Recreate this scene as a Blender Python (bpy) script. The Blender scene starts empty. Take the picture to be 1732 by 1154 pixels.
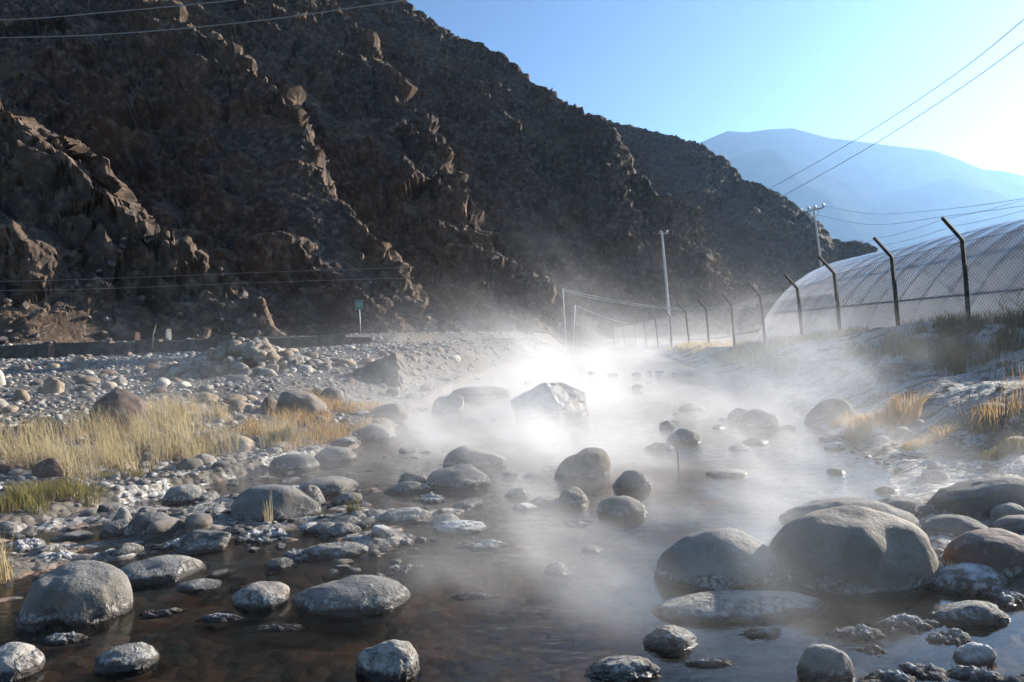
import bpy, bmesh, math, random
import numpy as np
from mathutils import Matrix, Vector

random.seed(7)
rng = np.random.default_rng(7)
SC = bpy.context.scene
COL = SC.collection

# ------------------------------------------------------------------ camera
W, H, F = 1732.0, 1154.0, 1237.0            # photograph size and focal length in its pixels
EYE = Vector((0.0, 0.0, 1.3))
ROLL, PITCH = math.radians(-2.0), math.radians(-0.23)
CAMROT = Matrix.Rotation(math.radians(90) + PITCH, 3, 'X') @ Matrix.Rotation(ROLL, 3, 'Z')
cam_d = bpy.data.cameras.new('camera')
cam_d.sensor_width = 36.0
cam_d.lens = 36.0 * F / W
cam_d.clip_start = 0.05
cam_d.clip_end = 20000
cam = bpy.data.objects.new('camera', cam_d)
COL.objects.link(cam)
cam.matrix_world = Matrix.Translation(EYE) @ CAMROT.to_4x4()
SC.camera = cam

# ------------------------------------------------------------------ sky, sun, exposure
SUN_AZ, SUN_EL = math.radians(54), math.radians(17.5)     # azimuth to the right of the view direction (+Y)
to_sun = Vector((math.sin(SUN_AZ) * math.cos(SUN_EL), math.cos(SUN_AZ) * math.cos(SUN_EL), math.sin(SUN_EL)))
world = bpy.data.worlds.new('World')
SC.world = world
world.use_nodes = True
wn = world.node_tree
bg = wn.nodes['Background']
sky = wn.nodes.new('ShaderNodeTexSky')
sky.sky_type = 'NISHITA'
sky.sun_disc = False
sky.sun_elevation = SUN_EL
sky.sun_rotation = SUN_AZ
sky.altitude = 3500
sky.air_density = 1.2
sky.dust_density = 1.8
sky.ozone_density = 3.6
wn.links.new(sky.outputs[0], bg.inputs[0])
bg.inputs[1].default_value = 0.054
sun_d = bpy.data.lights.new('sun', 'SUN')
sun_d.energy = 5.0
sun_d.angle = math.radians(0.55)
sun_d.color = (1.0, 0.93, 0.83)
sun = bpy.data.objects.new('sun', sun_d)
COL.objects.link(sun)
sun.rotation_euler = to_sun.to_track_quat('Z', 'Y').to_euler()
SC.view_settings.view_transform = 'Standard'
SC.view_settings.look = 'None'
SC.view_settings.exposure = 1.55
SC.view_settings.gamma = 1.0
SC.render.engine = 'CYCLES'
SC.cycles.max_bounces = 8
SC.cycles.diffuse_bounces = 2
SC.cycles.glossy_bounces = 2
SC.cycles.transmission_bounces = 4
SC.cycles.transparent_max_bounces = 10
SC.cycles.volume_bounces = 1
SC.cycles.volume_step_rate = 1.0
SC.cycles.volume_max_steps = 128
SC.cycles.use_denoising = True
SC.cycles.use_adaptive_sampling = True
SC.cycles.adaptive_threshold = 0.035
SC.cycles.time_limit = 1100
SC.cycles.caustics_reflective = False
SC.cycles.caustics_refractive = False

# ------------------------------------------------------------------ noise and mesh helpers
def _h(ix, iy, iz, seed):
    n = (ix.astype(np.int64) * 374761393 + iy.astype(np.int64) * 668265263 + iz * 1442695041 + seed * 1013904223) & 0xFFFFFFFF
    n = ((n ^ (n >> 13)) * 1274126177) & 0xFFFFFFFF
    n = ((n ^ (n >> 15)) * 2246822519) & 0xFFFFFFFF
    return ((n ^ (n >> 16)) & 0xFFFFFF) / float(0xFFFFFF)

def vn2(x, y, seed=0):
    ix, iy = np.floor(x), np.floor(y)
    fx, fy = x - ix, y - iy
    fx = fx * fx * fx * (fx * (fx * 6 - 15) + 10); fy = fy * fy * fy * (fy * (fy * 6 - 15) + 10)
    a, b = _h(ix, iy, 0, seed), _h(ix + 1, iy, 0, seed)
    c, d = _h(ix, iy + 1, 0, seed), _h(ix + 1, iy + 1, 0, seed)
    return (a + (b - a) * fx) * (1 - fy) + (c + (d - c) * fx) * fy

def vn3(x, y, z, seed=0):
    iz = np.floor(z); fz = z - iz; fz = fz * fz * (3 - 2 * fz)
    ix, iy = np.floor(x), np.floor(y)
    fx, fy = x - ix, y - iy
    fx = fx * fx * (3 - 2 * fx); fy = fy * fy * (3 - 2 * fy)
    r = []
    for k in (0, 1):
        zz = (iz + k).astype(np.int64)
        a, b = _h(ix, iy, zz, seed), _h(ix + 1, iy, zz, seed)
        c, d = _h(ix, iy + 1, zz, seed), _h(ix + 1, iy + 1, zz, seed)
        r.append((a + (b - a) * fx) * (1 - fy) + (c + (d - c) * fx) * fy)
    return r[0] * (1 - fz) + r[1] * fz

def fbm2(x, y, octv=4, seed=0, gain=0.5):
    s = np.zeros_like(x, dtype=float); a = 1.0; t = 0.0
    for k in range(octv):
        s += a * (vn2(x * 2.03 ** k + 17.3 * k, y * 2.03 ** k - 9.1 * k, seed + k) - 0.5) * 2
        t += a; a *= gain
    return s / t

def fbm3(x, y, z, octv=3, seed=0, gain=0.5):
    s = np.zeros_like(x, dtype=float); a = 1.0; t = 0.0
    for k in range(octv):
        s += a * (vn3(x * 2.03 ** k + 7.7 * k, y * 2.03 ** k, z * 2.03 ** k + 3.1 * k, seed + k) - 0.5) * 2
        t += a; a *= gain
    return s / t

def facets(u, v, su, sv, seed, hamp, tilt):
    """broken rock: every cell of a jittered grid is a plane with its own height and tilt"""
    a, b = u / su, v / sv
    ia, ib = np.floor(a), np.floor(b)
    best = np.full(a.shape, 1e9); out = np.zeros(a.shape); edge = np.full(a.shape, 1e9)
    for dx in (-1, 0, 1):
        for dy in (-1, 0, 1):
            cx, cy = ia + dx, ib + dy
            jx, jy = cx + _h(cx, cy, 1, seed), cy + _h(cx, cy, 2, seed)
            ex, ey = a - jx, b - jy
            d = ex * ex + ey * ey
            val = (_h(cx, cy, 3, seed) - 0.5) * 2 * hamp + ((_h(cx, cy, 4, seed) - 0.5) * ex + (_h(cx, cy, 5, seed) - 0.5) * ey) * 2 * tilt
            m = d < best
            edge = np.where(m, best, np.minimum(edge, d))
            out = np.where(m, val, out); best = np.where(m, d, best)
    return out, np.sqrt(edge) - np.sqrt(best)

def ss(x):
    x = np.clip(x, 0, 1)
    return x * x * (3 - 2 * x)

def mk(name, V, Fc, mat=None, smooth=False, parent=None, loc=None):
    V = np.asarray(V, dtype=np.float32); Fc = np.asarray(Fc, dtype=np.int32)
    me = bpy.data.meshes.new(name)
    me.vertices.add(len(V)); me.vertices.foreach_set('co', V.ravel())
    k = Fc.shape[1]
    me.loops.add(Fc.size); me.loops.foreach_set('vertex_index', Fc.ravel())
    me.polygons.add(len(Fc)); me.polygons.foreach_set('loop_start', np.arange(0, Fc.size, k, dtype=np.int32))
    me.polygons.foreach_set('use_smooth', np.full(len(Fc), smooth))
    me.update(calc_edges=True)
    if mat: me.materials.append(mat)
    o = bpy.data.objects.new(name, me)
    COL.objects.link(o)
    if parent is not None: o.parent = parent
    if loc is not None: o.location = loc
    return o

def color_attr(o, name, rgb):
    a = o.data.attributes.new(name, 'FLOAT_COLOR', 'POINT')
    c = np.ones((len(o.data.vertices), 4), dtype=np.float32); c[:, :3] = rgb
    a.data.foreach_set('color', c.ravel())

def grid_faces(nr, nc, keep=None):
    i = np.arange(nr * nc).reshape(nr, nc)
    f = np.stack([i[:-1, :-1], i[:-1, 1:], i[1:, 1:], i[1:, :-1]], -1).reshape(-1, 4)
    return f if keep is None else f[keep.reshape(-1)]

def tube(pts, r, n=6, caps=True):
    pts = np.asarray(pts, float); m = len(pts)
    rr = np.full(m, r) if np.isscalar(r) else np.asarray(r, float)
    V = []
    for k in range(m):
        t = pts[min(k + 1, m - 1)] - pts[max(k - 1, 0)]
        t /= np.linalg.norm(t) + 1e-9
        up = np.array([0, 0, 1.0]) if abs(t[2]) < 0.9 else np.array([1.0, 0, 0])
        a = np.cross(t, up); a /= np.linalg.norm(a); b = np.cross(a, t)
        for j in range(n):
            th = 2 * math.pi * j / n
            V.append(pts[k] + rr[k] * (math.cos(th) * a + math.sin(th) * b))
    Fc = []
    for k in range(m - 1):
        for j in range(n):
            Fc.append([k * n + j, k * n + (j + 1) % n, (k + 1) * n + (j + 1) % n, (k + 1) * n + j])
    if caps and n == 4:
        Fc.append([0, 1, 2, 3][::-1]); e = (m - 1) * n; Fc.append([e, e + 1, e + 2, e + 3])
    elif caps and n == 6:
        e = (m - 1) * n
        Fc += [[3, 2, 1, 0], [5, 4, 3, 0], [e, e + 1, e + 2, e + 3], [e, e + 3, e + 4, e + 5]]
    return np.array(V), np.array(Fc)

def join(parts):
    V, Fc, n = [], [], 0
    for v, f in parts:
        V.append(v); Fc.append(np.asarray(f) + n); n += len(v)
    return np.concatenate(V), np.concatenate(Fc)

def box(c, s):
    c, s = np.array(c, float), np.array(s, float) / 2
    v = np.array([[x, y, z] for x in (-1, 1) for y in (-1, 1) for z in (-1, 1)]) * s + c
    f = [[0, 1, 3, 2], [4, 6, 7, 5], [0, 4, 5, 1], [2, 3, 7, 6], [0, 2, 6, 4], [1, 5, 7, 3]]
    return v, np.array(f)

_ico = {}
def ico(sub):
    if sub not in _ico:
        bm = bmesh.new(); bmesh.ops.create_icosphere(bm, subdivisions=sub, radius=1.0)
        V = np.array([v.co[:] for v in bm.verts]); Fc = np.array([[v.index for v in f.verts] for f in bm.faces]); bm.free()
        _ico[sub] = (V, Fc)
    return _ico[sub]

def rock(sub, seed, ang=0.3, rough=0.03, low=0.2):
    """a stone shape inside the unit box: a sphere cut by soft planes, then roughened"""
    V, Fc = ico(sub); V = V.copy()
    r = np.random.default_rng(seed)
    for k in range(int(3 + ang * 12)):
        n = r.normal(size=3); n /= np.linalg.norm(n)
        o = 1 - (0.10 + 0.42 * ang) * r.uniform(0.4, 1.0)
        d = np.maximum(V @ n - o, 0)
        V -= np.outer(d * (0.62 + 0.38 * ang), n)
    o = r.uniform(-50, 50, 3)
    d = 1 + low * fbm3(V[:, 0] * 1.1 + o[0], V[:, 1] * 1.1 + o[1], V[:, 2] * 1.1 + o[2], 2, seed % 97)
    if sub >= 3: d += rough * fbm3(V[:, 0] * 5 + o[1], V[:, 1] * 5 + o[2], V[:, 2] * 5 + o[0], 4, seed % 89 + 5, 0.62)
    if sub >= 4:
        cr = fbm3(V[:, 0] * 1.3 + o[2], V[:, 1] * 1.3 + o[0], V[:, 2] * 1.3 + o[1], 3, seed % 83 + 11)
        d -= 0.07 * np.exp(-(cr / 0.035) ** 2) * max(0.0, ang - 0.12)
        d += 0.03 * fbm3(V[:, 0] * 2.6 + o[2], V[:, 1] * 2.6 + o[1], V[:, 2] * 2.6 + o[0], 2, seed % 79 + 21)
    V = V * d[:, None]
    V -= (V.max(0) + V.min(0)) / 2
    V /= np.abs(V).max(0)
    return V, Fc

def crust_shape(seed):
    """ragged low crust: an irregular disc heaped into knobs"""
    r = np.random.default_rng(seed); nr, na = 26, 72
    rr = np.linspace(0, 1, nr)[:, None]; a = np.linspace(0, 2 * math.pi, na, endpoint=False)[None, :]
    o = r.uniform(-40, 40, 2)
    out = 0.72 + 0.5 * fbm2(np.cos(a) * 1.6 + o[0], np.sin(a) * 1.6 + o[1], 4, seed % 71, 0.6)
    X, Y = rr * out * np.cos(a), rr * out * np.sin(a)
    n1 = fbm2(X * 2.3 + o[1], Y * 2.3 + o[0], 3, seed % 67 + 3); n2 = fbm2(X * 8 + o[0], Y * 8, 4, seed % 61 + 9, 0.65)
    Z = (1 - rr ** 3) * (0.42 + 0.75 * n1 + 0.45 * np.abs(n2) + 0.25 * n2) - 0.25 * rr ** 6
    V = np.stack([X, Y, Z], -1).reshape(-1, 3)
    V[:, :2] -= (V[:, :2].max(0) + V[:, :2].min(0)) / 2; V[:, :2] /= np.abs(V[:, :2]).max(0); V[:, 2] /= V[:, 2].max()
    i = np.arange(nr * na).reshape(nr, na); j = np.roll(i, -1, 1)
    return V, np.stack([i[:-1], j[:-1], j[1:], i[1:]], -1).reshape(-1, 4)

def prop(o, label=None, cat=None, group=None, kind=None):
    for k, v in (('label', label), ('category', cat), ('group', group), ('kind', kind)):
        if v: o[k] = v
    return o

def empty(name, loc=(0, 0, 0)):
    o = bpy.data.objects.new(name, None); COL.objects.link(o); o.location = loc
    o.empty_display_size = 0.2
    return o

def ray(px, py):
    d = CAMROT @ Vector(((px - W / 2) / F, (H / 2 - py) / F, -1.0))
    return d

def at(px, py, Y):
    """the point seen at a pixel of the photograph at distance Y ahead"""
    d = ray(px, py)
    return EYE + d * (Y / d.y)

# ------------------------------------------------------------------ node helper
class NT:
    def __init__(s, tree): s.t = tree
    def n(s, kind, **kw):
        nd = s.t.nodes.new(kind)
        for k, v in kw.items(): setattr(nd, k, v)
        return nd
    def put(s, sock, v):
        if hasattr(v, 'is_linked') or hasattr(v, 'links'): s.t.links.new(v, sock)
        elif v is not None: sock.default_value = v
    def m(s, op, a, b=None, c=None, clamp=False):
        nd = s.n('ShaderNodeMath', operation=op); nd.use_clamp = clamp
        s.put(nd.inputs[0], a)
        if b is not None: s.put(nd.inputs[1], b)
        if c is not None: s.put(nd.inputs[2], c)
        return nd.outputs[0]
    def vm(s, op, a, b=None):
        nd = s.n('ShaderNodeVectorMath', operation=op)
        s.put(nd.inputs[0], a)
        if b is not None: s.put(nd.inputs['Scale' if op == 'SCALE' else 1], b)
        return nd.outputs[0]
    def noise(s, vec, scale, detail=4, rough=0.55, dist=0.0, out=0):
        nd = s.n('ShaderNodeTexNoise')
        if vec is not None: s.put(nd.inputs['Vector'], vec)
        s.put(nd.inputs['Scale'], scale); s.put(nd.inputs['Detail'], detail)
        s.put(nd.inputs['Roughness'], rough); s.put(nd.inputs['Distortion'], dist)
        return nd.outputs[out]
    def vor(s, vec, scale, feature='F1', out=0, rnd=1.0):
        nd = s.n('ShaderNodeTexVoronoi', feature=feature)
        if vec is not None: s.put(nd.inputs['Vector'], vec)
        s.put(nd.inputs['Scale'], scale); s.put(nd.inputs['Randomness'], rnd)
        return nd.outputs[out]
    def rng(s, v, a, b, c=0.0, d=1.0, smooth=True):
        nd = s.n('ShaderNodeMapRange')
        nd.interpolation_type = 'SMOOTHSTEP' if smooth else 'LINEAR'
        s.put(nd.inputs[0], v)
        for i, x in enumerate((a, b, c, d)): s.put(nd.inputs[i + 1], x)
        return nd.outputs[0]
    def mix(s, f, a, b, mode='MIX'):
        nd = s.n('ShaderNodeMix', data_type='RGBA', blend_type=mode)
        s.put(nd.inputs[0], f); s.put(nd.inputs[6], a if not isinstance(a, tuple) else (*a, 1)); s.put(nd.inputs[7], b if not isinstance(b, tuple) else (*b, 1))
        return nd.outputs[2]
    def bump(s, h, strength, dist, normal=None):
        nd = s.n('ShaderNodeBump'); s.put(nd.inputs['Strength'], strength); s.put(nd.inputs['Distance'], dist); s.put(nd.inputs['Height'], h)
        if normal is not None: s.put(nd.inputs['Normal'], normal)
        return nd.outputs[0]
    def sep(s, v):
        nd = s.n('ShaderNodeSeparateXYZ'); s.put(nd.inputs[0], v)
        return nd.outputs

def material(name):
    m = bpy.data.materials.new(name); m.use_nodes = True
    t = NT(m.node_tree); b = m.node_tree.nodes['Principled BSDF']
    return m, t, b

def plain(name, col, rough=0.8, metal=0.0, var=0.25, scale=8.0, bump=0.15):
    m, t, b = material(name)
    co = t.n('ShaderNodeTexCoord').outputs['Object']
    n = t.noise(co, scale, 5, 0.6)
    t.put(b.inputs['Base Color'], t.mix(t.rng(n, 0.3, 0.7), tuple(c * (1 - var) for c in col), tuple(min(1, c * (1 + var)) for c in col)))
    b.inputs['Roughness'].default_value = rough; b.inputs['Metallic'].default_value = metal
    if rough > 0.9: b.inputs['Specular IOR Level'].default_value = 0.0
    if bump: t.put(b.inputs['Normal'], t.bump(t.noise(co, scale * 4, 4), bump, 0.02))
    return m

def stone_mat(name, c1, c2, speck, crust=True, frost=0.0):
    c1, c2, speck = (tuple(x * k for x, k in zip(c, q)) for c, q in ((c1, (0.70, 0.65, 0.57)), (c2, (1.0, 0.93, 0.83)), (speck, (0.8, 0.77, 0.72))))
    m, t, b = material(name)
    co = t.n('ShaderNodeTexCoord').outputs['Object']
    geo = t.n('ShaderNodeNewGeometry')
    P = geo.outputs['Position']; z = t.sep(P)[2]; nz = t.sep(geo.outputs['Normal'])[2]
    rnd = t.n('ShaderNodeObjectInfo').outputs['Random']
    cv = t.vm('ADD', co, t.vm('SCALE', (3.1, 7.7, 5.3), t.m('MULTIPLY', rnd, 20.0)))
    col = t.mix(t.rng(t.noise(cv, 2.2, 5, 0.6, 0.4), 0.32, 0.68), c1, c2)
    col = t.mix(t.m('MULTIPLY', t.rng(t.noise(cv, 55, 4, 0.7), 0.5, 0.75), 0.4), col, speck)
    col = t.mix(t.m('MULTIPLY', t.rng(t.noise(cv, 80, 3, 0.6), 0.54, 0.7), 0.35), col, tuple(c * 0.4 for c in c1))
    stain = t.rng(t.noise(cv, 4.5, 6, 0.7, 0.8), 0.52, 0.66)
    col = t.mix(t.m('MULTIPLY', stain, 0.5), col, (0.17, 0.12, 0.075))
    lich = t.rng(t.noise(cv, 7.0, 6, 0.72, 0.5), 0.56, 0.64)
    col = t.mix(t.m('MULTIPLY', lich, 0.45), col, (0.36, 0.345, 0.31))
    hue = t.m('FRACT', t.m('MULTIPLY', rnd, 7.31))
    col = t.mix(t.rng(hue, 0.62, 1.0, 0.0, 0.5), col, (0.21, 0.15, 0.11))
    tone = t.rng(rnd, 0, 1, 0.62, 1.32, False)
    tn = t.n('ShaderNodeCombineXYZ')
    for i in range(3): t.put(tn.inputs[i], tone)
    col = t.mix(1.0, col, tn.outputs[0], 'MULTIPLY')
    h = t.m('ADD', t.noise(cv, 14, 6, 0.65), t.m('MULTIPLY', t.noise(cv, 60, 4, 0.6), 0.35))
    nrm = t.bump(h, 0.55, 0.035)
    if crust:
        w = t.noise(P, 9, 5, 0.65)
        ring = t.m('SUBTRACT', z, t.m('MULTIPLY', t.m('SUBTRACT', w, 0.42), 0.3))
        k = t.rng(ring, 0.05, 0.02)
        lump = t.noise(P, 38, 4, 0.7)
        ccol = t.mix(t.rng(lump, 0.40, 0.64), (0.13, 0.105, 0.08), (0.50, 0.48, 0.43))
        col = t.mix(k, col, ccol)
        col = t.mix(t.rng(t.m('ADD', z, t.m('MULTIPLY', t.m('SUBTRACT', w, 0.5), 0.06)), 0.04, 0.018), col, (0.04, 0.03, 0.022))
        nrm = t.bump(t.m('MULTIPLY', lump, k), 0.9, 0.03, nrm)
        dust = t.m('MULTIPLY', t.rng(t.m('ADD', nz, t.m('MULTIPLY', t.m('SUBTRACT', t.noise(cv, 5, 5, 0.6), 0.5), 0.9)), 0.6, 1.1), 0.32)
        col = t.mix(dust, col, (0.38, 0.37, 0.35))
    if frost:
        fr = t.rng(t.m('ADD', nz, t.m('MULTIPLY', t.m('SUBTRACT', t.noise(P, 12, 6, 0.7), 0.5), 1.6)), 0.75, 1.25)
        col = t.mix(t.m('MULTIPLY', fr, frost), col, (0.72, 0.74, 0.78))
    t.put(b.inputs['Base Color'], col)
    t.put(b.inputs['Roughness'], t.rng(z, 0.008, 0.03, 0.25, 0.85) if crust else 0.85)
    t.put(b.inputs['Normal'], nrm)
    return m

M_GREY = stone_mat('granite_grey', (0.17, 0.165, 0.155), (0.26, 0.25, 0.235), (0.42, 0.41, 0.40))
M_TAN = stone_mat('granite_tan', (0.23, 0.19, 0.15), (0.33, 0.29, 0.24), (0.44, 0.41, 0.37))
M_BROWN = stone_mat('stone_brown', (0.115, 0.085, 0.07), (0.19, 0.14, 0.115), (0.3, 0.25, 0.22))
M_PALE = stone_mat('granite_pale', (0.27, 0.26, 0.245), (0.38, 0.37, 0.35), (0.6, 0.6, 0.58))
M_WHITE = stone_mat('pale_angular_stone', (0.5, 0.49, 0.48), (0.62, 0.61, 0.6), (0.7, 0.7, 0.7))
M_DARK = stone_mat('stone_dark', (0.10, 0.10, 0.10), (0.16, 0.155, 0.15), (0.28, 0.27, 0.26))
M_DRYG = stone_mat('dry_stone_grey', (0.20, 0.19, 0.175), (0.31, 0.30, 0.275), (0.42, 0.41, 0.39), crust=False)
M_DRYT = stone_mat('dry_stone_tan', (0.30, 0.23, 0.165), (0.42, 0.35, 0.27), (0.5, 0.46, 0.4), crust=False)
M_DRYB = stone_mat('dry_stone_brown', (0.13, 0.085, 0.075), (0.22, 0.155, 0.135), (0.32, 0.28, 0.26), crust=False)
M_DRYP = stone_mat('dry_stone_pale', (0.38, 0.37, 0.35), (0.52, 0.51, 0.48), (0.62, 0.61, 0.6), crust=False)
M_FROST = stone_mat('frosted_stone', (0.13, 0.12, 0.115), (0.2, 0.19, 0.18), (0.33, 0.32, 0.31), crust=True, frost=0.8)
M_RED = stone_mat('stone_reddish', (0.20, 0.125, 0.095), (0.27, 0.185, 0.145), (0.36, 0.3, 0.27))

def crust_mat():
    m, t, b = material('mineral_crust')
    geo = t.n('ShaderNodeNewGeometry'); P = geo.outputs['Position']; z = t.sep(P)[2]; nz = t.sep(geo.outputs['Normal'])[2]
    n1 = t.noise(P, 22, 6, 0.7); n2 = t.noise(P, 6, 4, 0.6)
    col = t.mix(t.rng(n1, 0.36, 0.62), (0.13, 0.105, 0.08), (0.50, 0.48, 0.44))
    col = t.mix(t.m('MULTIPLY', t.rng(t.m('ADD', nz, t.m('MULTIPLY', n2, 0.8)), 0.95, 1.4), 0.8), col, (0.66, 0.655, 0.64))
    col = t.mix(t.rng(z, 0.03, 0.004), col, (0.05, 0.035, 0.025))
    t.put(b.inputs['Base Color'], col); b.inputs['Roughness'].default_value = 0.8
    t.put(b.inputs['Normal'], t.bump(t.m('ADD', n1, t.noise(P, 70, 3, 0.6)), 0.9, 0.03))
    return m
M_CRUST = crust_mat()

# ------------------------------------------------------------------ ground height
_LY = [-8, 2.0, 4.4, 5.2, 6.0, 7.05, 9.0, 13.6, 20, 30, 42, 60, 90]
_LX = [-3.2, -2.55, -3.1, -3.7, -3.5, -2.9, -1.9, -1.8, -1.75, -0.9, 1.1, 4.0, 7.0]
_RY = [-8, 2.2, 3.0, 4.0, 5.4, 7.5, 9.6, 13.6, 23, 42, 60, 90]
_RX = [3.4, 2.9, 2.45, 2.2, 2.8, 3.5, 3.9, 5.0, 6.2, 8.6, 9.6, 11.0]
_TY = [-8, 10, 18, 22, 30, 40, 55, 90, 200]
_TZ = [1.25, 1.25, 1.23, 1.0, 0.6, 0.42, 0.35, 0.6, 1.2]
_WX = [-60, -12, -6, -2, 3, 10, 30, 80]
_WY = [30.5, 32, 36, 46, 66, 95, 150, 300]

def left_shore(y): return np.interp(y, _LY, _LX) + 0.22 * fbm2(y * 0.9, y * 0 + 2.0, 3, 3)
def right_shore(y): return np.interp(y, _RY, _RX) + 0.22 * fbm2(y * 0.9, y * 0 + 8.0, 3, 4)

def ground(x, y, fine=True):
    x = np.asarray(x, float); y = np.asarray(y, float)
    sl, sr = left_shore(y) - x, x - right_shore(y)
    inside = np.minimum(-sl, -sr)
    # bed, shallow on the near left and in the near right corner
    shal = np.clip(ss((0.9 - x) / 2.2) * ss((8.5 - y) / 3.0) * (0.45 + 0.55 * ss((y - 3.6) / 1.2)) * ss((y - 2.0) / 0.6) + 0.25 * ss((x - 0.9) / 0.8) * ss((3.9 - y) / 0.8), 0, 1)
    bed = -0.03 + 0.040 * shal - (0.13 - 0.125 * shal) * ss(inside / 1.2)
    lump = fbm2(x * 1.3, y * 2.9, 5, 11, 0.58)
    bed = bed + lump * (0.055 + 0.045 * shal)
    if fine: bed = bed + 0.012 * fbm2(x * 14, y * 14, 3, 31, 0.6)
    # left bank: low crust ledge, then the cobble flat rising to the road
    flat = np.interp(y, [0, 5, 9, 14, 20, 30, 34], [0.12, 0.2, 0.38, 0.55, 0.78, 1.1, 1.2])
    lb = 0.11 * ss(sl / 0.16) + (flat - 0.11) * ss((sl - 0.1) / 2.6) + 0.05 * fbm2(x * 0.9, y * 0.9, 4, 21) * ss(sl / 0.6)
    if fine: lb = lb + 0.02 * fbm2(x * 9, y * 9, 4, 41, 0.62) * ss(sl / 0.2)
    lb = lb + (1.75 - flat) * ss((y - np.interp(x, _WX, _WY) - 0.35) / np.interp(x, [-8, -3], [0.3, 6.0])) * ss((sl - 0.5) / 2)
    # right bank: crust foot, frosted hummocks, then up to the fence line
    top = np.interp(y, _TY, _TZ)
    run = np.maximum(10.2 - right_shore(y), 2.0)
    hum = 1 + 0.45 * fbm2(x * 0.8, y * 0.8, 3, 51)
    rb = 0.07 * ss(sr / 0.25) + 0.33 * ss((sr - 0.25) / 1.5) * hum * ss((y - 4.5) / 3) + 0.12 * ss((sr - 0.3) / 1.5)
    rb = rb + np.maximum(top - 0.5, -0.1) * ss((sr - 1.6) / (run - 1.6)) + 0.09 * fbm2(x * 0.55, y * 0.55, 4, 61) * ss(sr / 1.0)
    if fine: rb = rb + (0.03 * fbm2(x * 5, y * 5, 4, 71, 0.6) + 0.014 * fbm2(x * 17, y * 17, 3, 73, 0.6)) * ss(sr / 0.2)
    z = np.where(sl > 0, lb, np.where(sr > 0, rb, bed))
    return z

def hit(px, py):
    d = ray(px, py)
    s = np.concatenate([np.arange(1.5, 14, 0.01), np.arange(14, 90, 0.05)])
    X, Y, Z = EYE.x + d.x * s, EYE.y + d.y * s, EYE.z + d.z * s
    g = np.maximum(ground(X, Y, False), 0.0)
    k = np.nonzero(Z <= g)[0]
    i = k[0] if len(k) else len(s) - 1
    return Vector((X[i], Y[i], g[i]))

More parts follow.
